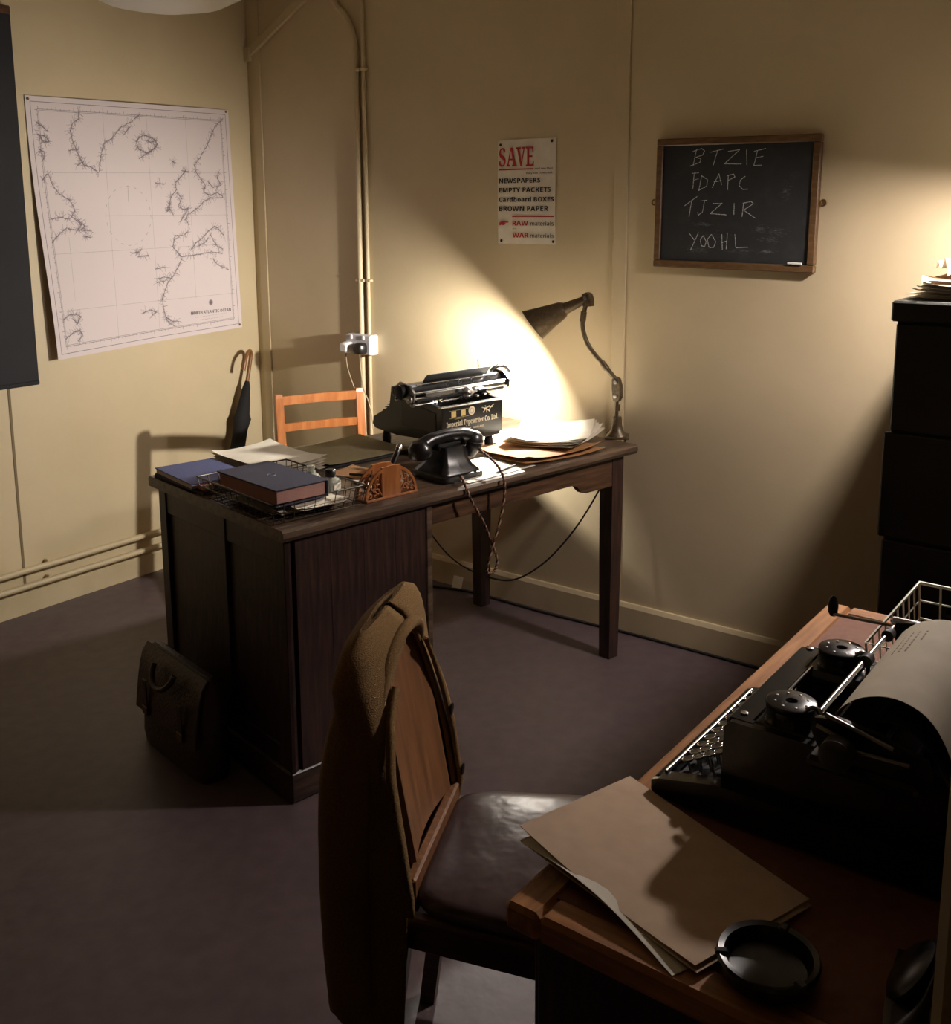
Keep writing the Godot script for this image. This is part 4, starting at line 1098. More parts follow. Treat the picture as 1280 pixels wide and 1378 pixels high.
func fretwork(b: B, xo: float) -> void:
	# half-round panel with pierced scrolls left and right of a plain centre
	var keep := b.xf
	b.xf = Transform3D(Basis(Vector3(0, 0, -1), Vector3(0, 1, 0), Vector3(1, 0, 0)), Vector3(xo, 0, 0))
	var r := 0.093
	var hh := 0.094
	var outer := []
	var inner := []
	for k in 25:
		var a := PI * k / 24.0
		outer.append(Vector2(cos(a) * r, sin(a) * hh))
		inner.append(Vector2(cos(a) * (r - 0.009), 0.008 + sin(a) * (hh - 0.018)))
	var band := outer.duplicate()
	for k in 25:
		band.append(inner[24 - k])
	b.prism(band, 0.006)
	b.box(Vector3(0, 0.004, 0), Vector3(2 * r, 0.008, 0.006))
	b.box(Vector3(0, hh / 2, 0), Vector3(0.066, hh - 0.004, 0.0058))
	for s in [-1.0, 1.0]:
		for q in [[0.050, 0.024, 0.011, 0.3, 4.6], [0.066, 0.040, 0.010, 2.0, 6.6], [0.048, 0.055, 0.010, 4.0, 8.4], [0.060, 0.020, 0.008, 1.0, 5.5], [0.075, 0.016, 0.007, 0.0, 5.0]]:
			var pts := []
			for k in 14:
				var a: float = lerpf(q[3], q[4], k / 13.0)
				var rr: float = q[2] * (1.0 - 0.45 * k / 13.0)
				pts.append(Vector3(s * (q[0] + cos(a) * rr), q[1] + sin(a) * rr, 0))
			b.tube(pts, 0.0030, 5)
		b.tube([Vector3(s * 0.034, 0.014, 0), Vector3(s * 0.052, 0.038, 0), Vector3(s * 0.044, 0.070, 0)], 0.0028, 5)
	b.xf = keep
func wire_tray(called: String, label: String, at: Vector3, turn: float, w: float, l: float, h: float, m: Material, nx: int, nz: int, r: float, rows: int) -> Node3D:
	var t := thing(called, label, "tray", at, turn)
	var tilt := 1.06
	var y0 := 0.004
	for i in nx + 1:
		var x := lerpf(-w / 2, w / 2, float(i) / nx)
		part(B.new().tube([Vector3(x * tilt, h, -l / 2 * tilt), Vector3(x, y0, -l / 2), Vector3(x, y0, l / 2), Vector3(x * tilt, h, l / 2 * tilt)], r, 5), "cross_wire", m, t)
	for i in nz + 1:
		var z := lerpf(-l / 2, l / 2, float(i) / nz)
		part(B.new().tube([Vector3(-w / 2 * tilt, h, z * tilt), Vector3(-w / 2, y0, z), Vector3(w / 2, y0, z), Vector3(w / 2 * tilt, h, z * tilt)], r, 5), "long_wire", m, t)
	for k in rows:
		var f := float(k + 1) / rows
		var ww := w / 2 * lerpf(1.0, tilt, f)
		var ll := l / 2 * lerpf(1.0, tilt, f)
		var yy := lerpf(y0, h, f)
		part(B.new().tube([Vector3(-ww, yy, -ll), Vector3(ww, yy, -ll), Vector3(ww, yy, ll), Vector3(-ww, yy, ll)], r * (1.8 if k == rows - 1 else 1.0), 6, true), "rim" if k == rows - 1 else "hoop", m, t)
	return t

# ---------------------------------------------------------------- corner: chair, umbrella, stick, briefcase
func corner_things() -> void:
	var f := Vector3(0.891, 0, 0.454)
	var o := Vector3(0.756, 0.0, 0.345) + f * 0.225
	var c := thing("wooden_chair", "orange varnished wooden chair pushed in behind the dark desk", "chair", o, -0.471, "chairs")
	for z in [-0.172, 0.172]:
		var b := B.new()
		var rings := []
		for q in [[-0.215, 0.0, 0.016], [-0.195, 0.44, 0.018], [-0.232, 0.830, 0.016], [-0.234, 0.844, 0.013]]:
			var h: float = q[2]
			rings.append([Vector3(q[0] - h, q[1], z - h), Vector3(q[0] + h, q[1], z - h), Vector3(q[0] + h, q[1], z + h), Vector3(q[0] - h, q[1], z + h)])
		part(b.loft(rings, true, true, false), "back_post", M.orange, c)
		part(B.new().box(Vector3(0.17, 0.21, z * 1.06), Vector3(0.034, 0.42, 0.034), 0.004), "leg", M.orange, c)
		part(B.new().box(Vector3(-0.01, 0.19, z), Vector3(0.34, 0.026, 0.018), 0.003), "stretcher", M.orange, c)
	for q in [[0.818, 0.036, -0.231], [0.708, 0.032, -0.221]]:
		var b := B.new()
		b.sheet(10, 2, func(u: float, v: float) -> Vector3: return Vector3(q[2] - 0.012 * sin(u * PI), q[0] + (v - 0.5) * q[1], lerpf(-0.158, 0.158, u)), 0.014)
		part(b, "back_rail", M.orange, c)
	part(B.new().box(Vector3(-0.005, 0.43, 0), Vector3(0.40, 0.026, 0.40), 0.008), "seat", M.orange, c)
	# umbrella leaning in the corner
	var u := thing("umbrella", "rolled black umbrella with a crook handle leaning in the room corner", "umbrella", Vector3(0.085, 0.0, 0.345))
	var a0 := Vector3(0, 0.015, 0)
	var a1 := Vector3(-0.032, 0.90, -0.245)
	var dir := (a1 - a0).normalized()
	var along := func(y: float) -> Vector3: return a0 + dir * y
	part(B.new().tube([along.call(-0.010), along.call(0.12)], [0.004, 0.007], 8), "ferrule", M.steel, u)
	var pts := []
	var rad := []
	for q in [[0.10, 0.010], [0.22, 0.030], [0.40, 0.033], [0.58, 0.034], [0.63, 0.043], [0.650, 0.033], [0.71, 0.026], [0.775, 0.018], [0.805, 0.010]]:
		pts.append(along.call(q[0]))
		rad.append(q[1])
	part(B.new().tube(pts, rad, 10), "canopy", M.cloth_black, u)
	part(B.new().tube(crook([along.call(0.78), along.call(0.915)], Vector3(0.03, -0.01, 0.055)), 0.0088, 10), "handle", M.cane, u)
	# briefcase
	var bg := thing("briefcase", "old brown leather briefcase standing against the end of the desk", "briefcase", dk(-0.455, 0.0, 1.495), DESK_T)
	var bb := B.new()
	var rings := []
	for q in [[0.0, 0.050, 0.195], [0.03, 0.055, 0.200], [0.20, 0.050, 0.196], [0.27, 0.036, 0.188], [0.295, 0.018, 0.182], [0.302, 0.008, 0.172]]:
		var ring := []
		for k in 24:
			var t := TAU * k / 24
			ring.append(Vector3(signf(cos(t)) * pow(absf(cos(t)), 0.35) * q[2], q[0], signf(sin(t)) * pow(absf(sin(t)), 0.5) * q[1] - 0.02 * q[0]))
		rings.append(ring)
	part(bb.loft(rings), "body", M.leather_bag, bg)
	part(B.new().sheet(10, 8, func(uu: float, v: float) -> Vector3: return Vector3((uu - 0.5) * 0.372, 0.300 - 0.19 * v, 0.010 + 0.052 * sqrt(v) - 0.004 * v), 0.005), "flap", M.leather_bag, bg)
	var hp := []
	for k in 11:
		var t := PI * k / 10.0
		hp.append(Vector3(-cos(t) * 0.062, 0.285 - sin(t) * 0.050, 0.052 + sin(t) * 0.028))
	part(B.new().tube(hp, 0.0085, 8), "handle", M.leather_bag, bg)
	for x in [-0.11, 0.11]:
		part(B.new().box(Vector3(x, 0.165, 0.066), Vector3(0.024, 0.11, 0.004), 0.001), "strap", M.leather_bag, bg)
		part(B.new().box(Vector3(x, 0.125, 0.069), Vector3(0.032, 0.024, 0.004), 0.001), "buckle", M.brass, bg)
func crook(stem: Array, out: Vector3) -> Array:
	# a straight stem that ends in a hook bending towards out
	var top: Vector3 = stem[-1]
	var d := (top - (stem[0] as Vector3)).normalized()
	var r := out.length() * 0.62
	var w := out.normalized()
	var pts := stem.duplicate()
	for k in 9:
		var a := PI * (k + 1) / 9.0
		pts.append(top + w * r * (1 - cos(a)) + d * r * 1.15 * sin(a))
	pts.append(top + w * r * 2 - d * 0.035)
	return pts

# ---------------------------------------------------------------- filing cabinet with the second lamp
func cabinet() -> void:
	var o := Vector3(3.30, 0.0, 0.31)
	var c := thing("filing_cabinet", "tall black metal filing cabinet against the back wall", "filing cabinet", o)
	part(B.new().box(Vector3(0, 0.66, -0.005), Vector3(0.44, 1.30, 0.58), 0.004), "body", M.cabinet, c)
	part(B.new().box(Vector3(0, 1.325, 0.0), Vector3(0.462, 0.052, 0.61), 0.005), "top", M.cabinet, c)
	part(B.new().box(Vector3(0, 0.03, 0.0), Vector3(0.45, 0.06, 0.59), 0.004), "plinth", M.cabinet, c)
	for q in [[1.157, 0.276, 0.436], [0.876, 0.276, 0.464], [0.592, 0.276, 0.440], [0.305, 0.276, 0.440]]:
		var d := part(B.new().box(Vector3(0, q[0], 0.292), Vector3(q[2], q[1], 0.016), 0.004), "drawer", M.cabinet, c)
		part(B.new().tube([Vector3(-0.05, q[0] - 0.02, 0.300), Vector3(-0.045, q[0] - 0.024, 0.322), Vector3(0.045, q[0] - 0.024, 0.322), Vector3(0.05, q[0] - 0.02, 0.300)], 0.005, 8), "handle", M.cabinet, d)
		part(B.new().box(Vector3(0, q[0] + 0.06, 0.301), Vector3(0.07, 0.036, 0.003), 0.001), "card_holder", M.cabinet, d)
	# papers on top
	var ty := 1.351
	var pp := thing("cabinet_papers", "heap of crumpled white papers on top of the filing cabinet", "papers", Vector3(3.225, ty, 0.445))
	for k in 5:
		part(leaf(0.25, 0.23, 0.002 + 0.008 * k, 0.008 + 0.003 * k, 0.12 * (k - 2), 0.006), "sheet", M.paper if k % 2 else M.paper2, pp)
	var cr := thing("crumpled_paper", "crumpled sheet of paper on the heap on the cabinet", "paper", Vector3(3.225, ty + 0.058, 0.43), 0.4)
	part(B.new().sheet(12, 12, func(u: float, v: float) -> Vector3: return Vector3((u - 0.5) * 0.17, 0.012 + 0.030 * absf(sin(u * 7.0 + v * 3.0)) * (0.4 + v * 0.6) + 0.014 * sin(v * 11.0 + u * 5.0), (v - 0.5) * 0.16), 0.0008), "sheet", M.paper, cr)
	var bn := thing("brown_envelope", "brown envelope sticking out among the papers on the cabinet", "envelope", Vector3(3.235, ty + 0.046, 0.46), -0.3)
	part(leaf(0.22, 0.11, 0.002, 0.012, 0.0, 0.010), "envelope", M.brownpaper, bn)
	# the second machine lamp, just outside the frame
	var lo := Vector3(3.455, ty, 0.20)
	var t := thing("desk_lamp", "bronze machine lamp standing on the filing cabinet, lit", "lamp", lo)
	part(B.new().box(Vector3(0, 0.004, 0), Vector3(0.10, 0.008, 0.10), 0.003), "foot_plate", M.bronze, t)
	part(B.new().lathe([Vector2(0, 0.008), Vector2(0.040, 0.008), Vector2(0.036, 0.014), Vector2(0.024, 0.026), Vector2(0.018, 0.05), Vector2(0.014, 0.08), Vector2(0, 0.08)], 24), "base", M.bronze, t)
	var aim := TOP_AIM.normalized()
	var mouth := TOP_BULB + aim * 0.048
	var small := TOP_BULB - aim * 0.10
	var arm := catmull([Vector3(0, 0.07, 0), Vector3(0.01, 0.22, 0.01), Vector3(0.03, 0.40, 0.05), Vector3(0.01, 0.56, 0.09), small - lo + Vector3(0.05, 0.07, -0.03), small - lo + Vector3(0.008, 0.016, -0.006)], 6)
	part(B.new().tube(arm, 0.0085, 12), "arm", M.bronze, t)
	shade(t, lo, small, mouth, aim, 0.046, 0.092, M.bronze)
	var bu := B.new()
	bu.tube([TOP_BULB - lo - aim * 0.06, TOP_BULB - lo - aim * 0.02, TOP_BULB - lo, TOP_BULB - lo + aim * 0.012], [0.016, 0.030, 0.040, 0.022], 14)
	part(bu, "bulb", M.bulb, t)
	lamp_light(TOP_BULB - lo, E_TOP, 0.05, Color(1.0, 0.95, 0.93), t)

# ---------------------------------------------------------------- desk in the foreground
func right_desk() -> void:
	var o := Vector3(3.145, 0, 1.231)
	var W := 0.76
	var L := 1.17
	var d := thing("writing_desk", "oak edged desk with a brown linoleum top in the right foreground", "desk", o)
	part(B.new().box(Vector3(W / 2, TOP - 0.0175, L / 2), Vector3(W - 0.09, 0.031, L - 0.09), 0.001), "lino_top", M.lino, d)
	part(B.new().box(Vector3(0.024, TOP - 0.018, L / 2), Vector3(0.048, 0.036, L), 0.006), "edge_strip", M.oak, d)
	part(B.new().box(Vector3(W - 0.024, TOP - 0.018, L / 2), Vector3(0.048, 0.036, L), 0.006), "edge_strip", M.oak, d)
	part(B.new().box(Vector3(W / 2, TOP - 0.018, 0.024), Vector3(W - 0.096, 0.036, 0.048), 0.006), "edge_strip", M.oak_x, d)
	part(B.new().box(Vector3(W / 2, TOP - 0.018, L - 0.024), Vector3(W - 0.096, 0.036, 0.048), 0.006), "edge_strip", M.oak_x, d)
	part(B.new().box(Vector3(W / 2, 0.37, L - 0.18), Vector3(W - 0.07, 0.736, 0.32), 0.003), "pedestal", M.darkwood_y, d)
	part(B.new().box(Vector3(W / 2, 0.04, L - 0.18), Vector3(W - 0.05, 0.08, 0.335), 0.004), "plinth", M.darkwood, d)
	part(B.new().box(Vector3(W / 2, 0.70, 0.40), Vector3(W - 0.10, 0.07, 0.44), 0.003), "drawer_box", M.darkwood, d)
	for k in 3:
		var dr := part(B.new().box(Vector3(0.030, 0.20 + k * 0.215, L - 0.18), Vector3(0.014, 0.2, 0.30), 0.004), "drawer_front", M.darkwood, d)
		part(B.new().box(Vector3(0.016, 0.20 + k * 0.215, L - 0.18), Vector3(0.018, 0.016, 0.10), 0.004), "drawer_pull", M.brass, dr)
	for x in [0.06, W - 0.06]:
		part(B.new().box(Vector3(x, 0.369, 0.07), Vector3(0.056, 0.738, 0.056), 0.003), "leg", M.darkwood_y, d)
	second_typewriter()
	wire_tray("wire_basket", "pale wire basket with papers at the far end of the oak desk", Vector3(3.505, TOP, 1.475), 0.0, 0.32, 0.32, 0.105, M.wire_pale, 9, 9, 0.0021, 3)
	for k in 3:
		loose("basket_paper", ["cream papers lying in the pale wire basket", "white sheet on top of the papers in the wire basket", "brown card among the papers in the wire basket"][k], Vector3(3.51, TOP + 0.008 + 0.007 * k, 1.47), [0.05, -0.08, 0.15][k], 0.24, 0.26, [M.paper2, M.manila, M.paper][k], 0.004)
	# sheets at the near corner
	var mf := thing("manila_folder", "large buff card folder lying askew on the near corner of the oak desk", "folder", Vector3(3.27, TOP, 2.24))
	var q00 := Vector3(-0.126, 0.011, -0.151)
	var q10 := Vector3(0.168, 0.008, -0.045)
	var q01 := Vector3(-0.163, 0.036, 0.072)
	var q11 := Vector3(0.108, 0.010, 0.136)
	part(B.new().sheet(16, 16, func(u: float, v: float) -> Vector3: return q00.lerp(q10, u).lerp(q01.lerp(q11, u), v) + Vector3(0, -0.008 * sin(u * PI) * v, 0), 0.0012), "front_leaf", M.manila, mf)
	part(B.new().sheet(12, 12, func(u: float, v: float) -> Vector3: return q00.lerp(q10, u).lerp(q01.lerp(q11, u), v) + Vector3(0.004, -0.0045 - 0.013 * (1 - u) * v, 0.004), 0.0012), "back_leaf", M.manila, mf)
	var ws := thing("white_paper", "curled white sheet showing beneath the buff folder", "paper", Vector3(3.26, TOP, 2.30))
	var p00 := Vector3(-0.12, 0.003, -0.10)
	var p10 := Vector3(0.155, 0.003, -0.03)
	var p01 := Vector3(-0.142, 0.024, 0.025)
	var p11 := Vector3(0.100, 0.004, 0.094)
	part(B.new().sheet(16, 12, func(u: float, v: float) -> Vector3: return p00.lerp(p10, u).lerp(p01.lerp(p11, u), v) + Vector3(0, 0.004 * sin(u * 4.0) * v, -0.012 * sin(u * PI) * v), 0.0006), "sheet", M.paper, ws)
	loose("paper_slip", "small white slip lying on the oak desk beneath the second typewriter", Vector3(3.235, TOP + 0.001, 1.80), 0.2, 0.075, 0.10, M.paper, 0.001)
	loose("desk_sheet", "pale sheet lying under the second typewriter", Vector3(3.36, TOP + 0.0012, 1.93), 0.0, 0.16, 0.2, M.paper, 0.0005)
	var at := thing("ashtray", "round black bakelite ashtray on the near end of the oak desk", "ashtray", Vector3(3.442, TOP, 2.335))
	part(B.new().lathe([Vector2(0, 0.0), Vector2(0.040, 0.0), Vector2(0.050, 0.010), Vector2(0.054, 0.026), Vector2(0.052, 0.030), Vector2(0.046, 0.028), Vector2(0.040, 0.012), Vector2(0.012, 0.008), Vector2(0, 0.009)], 36), "bowl", M.bakelite, at)
	for k in 3:
		var a := TAU * k / 3 + 0.5
		part(B.new().box(Vector3(cos(a) * 0.049, 0.029, sin(a) * 0.049), Vector3(0.014, 0.005, 0.010), 0.002, Basis(Vector3.UP, -a)), "rest", M.bakelite, at)
	telephone("black telephone in the dark at the right edge of the oak desk", Vector3(3.635, TOP, 2.295), 0.15)

func second_typewriter() -> void:
	var t := thing("typewriter", "black typewriter with round spool covers and paper in the carriage, right foreground", "typewriter", Vector3(3.393, TOP, 1.93), 0.0, "typewriters")
	var side := [Vector2(-0.118, 0.020), Vector2(-0.116, 0.126), Vector2(-0.108, 0.136), Vector2(0.02, 0.137), Vector2(0.06, 0.150), Vector2(0.20, 0.145), Vector2(0.225, 0.125), Vector2(0.225, 0.020)]
	var sill := [Vector2(-0.205, 0.004), Vector2(-0.210, 0.012), Vector2(-0.210, 0.026), Vector2(-0.200, 0.031), Vector2(-0.118, 0.050), Vector2(0.225, 0.050), Vector2(0.230, 0.012), Vector2(0.220, 0.004)]
	for z in [-1.0, 1.0]:
		var b := B.new()
		b.xf = Transform3D(Basis.IDENTITY, Vector3(0, 0, z * 0.142))
		part(b.prism(side, 0.014), "side_panel", M.enamel, t)
		b = B.new()
		b.xf = Transform3D(Basis.IDENTITY, Vector3(0, 0, z * 0.158))
		part(b.prism(sill, 0.024), "side_sill", M.enamel, t)
	part(B.new().box(Vector3(-0.203, 0.018, 0), Vector3(0.014, 0.026, 0.33), 0.005), "front_rail", M.enamel, t)
	part(B.new().tube([Vector3(-0.197, 0.033, -0.156), Vector3(-0.197, 0.033, 0.150)], 0.0028, 8), "rail_trim", M.chrome, t)
	part(B.new().box(Vector3(0.0, 0.010, 0), Vector3(0.41, 0.008, 0.315), 0.002), "base_plate", M.matblack, t)
	part(B.new().box(Vector3(0.218, 0.070, 0), Vector3(0.012, 0.12, 0.322), 0.004), "back_panel", M.enamel, t)
	for x in [-0.17, 0.18]:
		for z in [-0.14, 0.14]:
			var b := B.new()
			b.xf = Transform3D(Basis.IDENTITY, Vector3(x, 0, z))
			part(b.lathe([Vector2(0, 0), Vector2(0.013, 0), Vector2(0.011, 0.007), Vector2(0, 0.007)], 12), "foot", M.rubber, t)
	# top plate: front strip and the two spool housings
	part(B.new().box(Vector3(-0.096, 0.131, 0), Vector3(0.040, 0.012, 0.285), 0.004), "front_strip", M.enamel, t)
	part(B.new().box(Vector3(-0.114, 0.108, 0), Vector3(0.006, 0.050, 0.280), 0.002), "front_plate", M.enamel, t)
	part(B.new().box(Vector3(-0.075, 0.138, -0.012), Vector3(0.004, 0.003, 0.125), 0.001), "strip_trim", M.chrome, t)
	for z in [0.096, -0.112]:
		part(B.new().box(Vector3(-0.032, 0.126, z + (0.002 if z > 0 else 0.012)), Vector3(0.12, 0.022, 0.080), 0.008), "spool_housing", M.enamel, t)
		var b := B.new()
		b.xf = Transform3D(Basis.IDENTITY, Vector3(-0.045, 0.134, z))
		part(b.lathe([Vector2(0.037, 0.0), Vector2(0.034, 0.004), Vector2(0.0325, 0.012), Vector2(0.0325, 0.021), Vector2(0, 0.021)], 36), "spool_cup", M.enamel, t)
		b = B.new()
		b.xf = Transform3D(Basis.IDENTITY, Vector3(-0.045, 0.154, z))
		var sp := part(b.lathe([Vector2(0, 0), Vector2(0.031, 0), Vector2(0.033, 0.003), Vector2(0.033, 0.007), Vector2(0.031, 0.0085), Vector2(0.008, 0.0085), Vector2(0.006, 0.004), Vector2(0, 0.004)], 36), "ribbon_spool", M.black, t)
		for k in 8:
			var a := TAU * k / 8 + 0.2
			b = B.new()
			b.xf = Transform3D(Basis.IDENTITY, Vector3(-0.045 + cos(a) * 0.022, 0.1622, z + sin(a) * 0.022))
			part(b.lathe([Vector2(0.0022, 0), Vector2(0.0018, 0.0012), Vector2(0, 0.0016)], 8), "rivet", M.steel, sp)
		part(B.new().tube(catmull([Vector3(-0.020, 0.164, z + 0.018), Vector3(-0.010, 0.168, z + 0.012), Vector3(-0.004, 0.155, z + 0.008), Vector3(-0.004, 0.132, z + 0.006)], 4), 0.0030, 8), "spool_clip", M.steel, t)
		b = B.new()
		b.xf = Transform3D(Basis.IDENTITY, Vector3(-0.100, 0.137, z + signf(z) * 0.024))
		part(b.lathe([Vector2(0.005, 0), Vector2(0.005, 0.002), Vector2(0, 0.0035)], 12), "screw", M.chrome, t)
	# type basket
	for k in 22:
		var a := lerpf(-1.1, 1.1, k / 21.0)
		part(B.new().tube([Vector3(-0.070 + 0.012 * absf(a), 0.070, a * 0.045), Vector3(-0.030, 0.098, a * 0.052), Vector3(0.010, 0.112, a * 0.030)], 0.0018, 5), "type_bar", M.steel, t)
	part(B.new().box(Vector3(-0.02, 0.050, 0), Vector3(0.13, 0.03, 0.14), 0.006), "segment", M.matblack, t)
	part(B.new().box(Vector3(0.008, 0.128, 0.0), Vector3(0.010, 0.022, 0.022), 0.002), "type_guide", M.chrome, t)
	keyboard(t, -0.180, 0.040, 0.0185, 0.013, 0.138, 0.30)
	# carriage
	part(B.new().box(Vector3(0.075, 0.143, 0.01), Vector3(0.13, 0.016, 0.38), 0.005), "carriage_bed", M.enamel, t)
	part(B.new().tube([Vector3(0.052, 0.172, -0.165), Vector3(0.052, 0.172, 0.185)], 0.022, 22), "platen", M.rubber, t)
	part(B.new().tube([Vector3(0.016, 0.196, -0.150), Vector3(0.016, 0.196, 0.168)], 0.0034, 10), "paper_bail", M.chrome, t)
	for z in [-0.120, -0.015]:
		part(B.new().tube([Vector3(0.018, 0.196, z - 0.008), Vector3(0.018, 0.196, z + 0.008)], 0.0085, 14), "bail_roller", M.rubber, t)
	for z in [-0.168, 0.188]:
		var b := B.new()
		b.xf = Transform3D(Basis.IDENTITY, Vector3(0.062, 0.172, z))
		b.prism([Vector2(-0.050, 0.010), Vector2(-0.046, 0.026), Vector2(-0.020, 0.032), Vector2(0.030, 0.026), Vector2(0.085, 0.010), Vector2(0.095, -0.026), Vector2(-0.030, -0.030)], 0.008, true)
		part(b, "carriage_end", M.black, t)
		b = B.new()
		b.xf = Transform3D(Basis(Vector3(1, 0, 0), PI / 2), Vector3(0.052, 0.172, z + signf(z) * 0.026))
		b.lathe([Vector2(0, -0.014), Vector2(0.014, -0.014), Vector2(0.020, -0.009), Vector2(0.020, 0.009), Vector2(0.014, 0.014), Vector2(0, 0.014)], 20)
		part(b, "platen_knob", M.rubber, t)
	for q in [[0.10, 0.196, 0.0030], [0.125, 0.160, 0.0040]]:
		part(B.new().tube([Vector3(q[0], q[1], -0.165), Vector3(q[0], q[1], 0.185)], q[2], 8), "rail_bar", M.steel, t)
	for q in [[0.03, 0.206, 0.193, 0.11, 0.190], [0.06, 0.170, 0.194, 0.13, 0.176], [0.02, 0.190, 0.194, 0.06, 0.182]]:
		part(B.new().tube([Vector3(q[0], q[1], q[2]), Vector3(q[3], q[4], q[2] + 0.006)], 0.0030, 6), "release_lever", M.steel, t)
	# paper and the table behind it
	var curve := [Vector3(0.026, 0.176, 0), Vector3(0.034, 0.198, 0), Vector3(0.060, 0.222, 0), Vector3(0.098, 0.233, 0), Vector3(0.135, 0.222, 0), Vector3(0.160, 0.190, 0), Vector3(0.178, 0.140, 0)]
	var path := catmull(curve, 4)
	var n := path.size() - 1
	part(B.new().sheet(n, 6, func(u: float, v: float) -> Vector3: return path[int(round(u * n))] + Vector3(0, -0.003 * v * u, lerpf(-0.135, 0.150, v) + 0.012 * u), 0.0006), "typing_paper", M.paper2, t)
	part(B.new().sheet(10, 6, func(u: float, v: float) -> Vector3: return Vector3(lerpf(0.085, 0.175, u), 0.205 + 0.012 * sin(u * PI) - 0.07 * u * u, lerpf(-0.14, 0.175, v)), 0.002), "paper_table", M.black, t)
	for row in 4:
		for k in 8 if row < 3 else 4:
			var q: Vector3 = path[7 + row]
			var e: Vector3 = path[8 + row]
			part(B.new().box(q + Vector3(0, 0.0003, -0.080 + k * 0.0105), Vector3(0.0022, 0.0004, 0.0058), 0.0, Basis(Vector3(0, 0, 1), atan2(e.y - q.y, e.x - q.x))), "typed_mark", M.typed, t)
	# return lever
	var lv := part(B.new().tube(catmull([Vector3(0.010, 0.190, -0.172), Vector3(-0.03, 0.187, -0.176), Vector3(-0.080, 0.184, -0.180)], 4), 0.0030, 8), "return_lever", M.chrome, t)
	var pb := B.new()
	pb.xf = Transform3D(Basis.IDENTITY, Vector3(-0.082, 0.194, -0.181))
	pb.loft([oval(-0.014, 0.004), oval(-0.008, 0.0075), oval(0.004, 0.0085), oval(0.014, 0.006), oval(0.019, 0.002)])
	part(pb, "lever_paddle", M.black, lv)
	part(B.new().box(Vector3(0.035, 0.196, -0.178), Vector3(0.06, 0.012, 0.012), 0.004), "lever_mount", M.chrome, t)
func oval(y: float, r: float) -> Array:
	var o := []
	for k in 14:
		o.append(Vector3(cos(TAU * k / 14) * r, y, sin(TAU * k / 14) * r * 0.5))
	return o

# ---------------------------------------------------------------- chair with the coat
func front_chair() -> void:
	var o := Vector3(2.905, 0.0, 1.915)
	var turn := deg_to_rad(24.0)
	var c := thing("leather_chair", "dark chair with a shiny brown leather seat drawn up to the oak desk", "chair", o, turn, "chairs")
	# seat pad
	var b := B.new()
	var rings := []
	for q in [[0.440, 0.000], [0.452, 0.006], [0.466, 0.004], [0.474, -0.010], [0.480, -0.040], [0.484, -0.10], [0.486, -0.155]]:
		var ring := []
		for k in 32:
			var t := TAU * k / 32
			var cx := signf(cos(t)) * pow(absf(cos(t)), 0.28)
			var cz := signf(sin(t)) * pow(absf(sin(t)), 0.28)
			var hw := lerpf(0.168, 0.218, (cx + 1) / 2)
			ring.append(Vector3(cx * (0.205 + q[1]), q[0], cz * maxf(0.006, hw + q[1])))
		rings.append(ring)
	part(b.loft(rings), "seat_pad", M.seat_leather, c)
	# seat rails
	for s in [-1.0, 1.0]:
		var ang: float = atan2(0.05, 0.41) * s
		part(B.new().box(Vector3(0, 0.418, s * 0.196), Vector3(0.43, 0.058, 0.024), 0.004, Basis(Vector3.UP, -ang)), "seat_rail", M.sidewood, c)
	part(B.new().box(Vector3(-0.212, 0.418, 0), Vector3(0.026, 0.058, 0.34), 0.004), "seat_rail", M.sidewood, c)
	part(B.new().box(Vector3(0.208, 0.418, 0), Vector3(0.026, 0.058, 0.42), 0.004), "seat_rail", M.sidewood, c)
	for s in [-1.0, 1.0]:
		part(leg([Vector3(-0.275, 0, s * 0.160), Vector3(-0.222, 0.42, s * 0.160), Vector3(-0.262, 0.66, s * 0.140), Vector3(-0.272, 0.74, s * 0.115)], 0.015), "back_post", M.sidewood, c)
		part(leg([Vector3(0.205, 0, s * 0.205), Vector3(0.200, 0.40, s * 0.205)], 0.018), "leg", M.sidewood, c)
		part(B.new().box(Vector3(-0.03, 0.15, s * 0.185), Vector3(0.46, 0.024, 0.016), 0.003), "stretcher", M.sidewood, c)
	# plywood back
	part(B.new().sheet(10, 14, func(u: float, v: float) -> Vector3:
		var y := lerpf(0.50, 0.868, v)
		var hw := 0.118 * sqrt(maxf(0.06, 1.0 - pow(maxf(0.0, (v - 0.45) / 0.58), 2.6)))
		return Vector3(-0.222 - 0.062 * v - 0.014 * (1.0 - pow(2 * u - 1, 2.0)), y, (2 * u - 1) * hw), 0.010), "back_panel", M.panel, c)
	part(B.new().box(Vector3(-0.214, 0.470, 0), Vector3(0.020, 0.050, 0.31), 0.004), "back_rail", M.panel, c)
	coat(o, turn)
func leg(pts: Array, h: float) -> B:
	var rings := []
	for q in pts:
		rings.append([q + Vector3(-h, 0, -h), q + Vector3(h, 0, -h), q + Vector3(h, 0, h), q + Vector3(-h, 0, h)])
	return B.new().loft(rings, true, true, false)
func table_at(rows: Array, y: float, col: int) -> float:
	for i in rows.size() - 1:
		if y <= rows[i + 1][0] or i == rows.size() - 2:
			var t := clampf((y - rows[i][0]) / (rows[i + 1][0] - rows[i][0]), 0.0, 1.0)
			return lerpf(rows[i][col], rows[i + 1][col], t)
	return 0.0
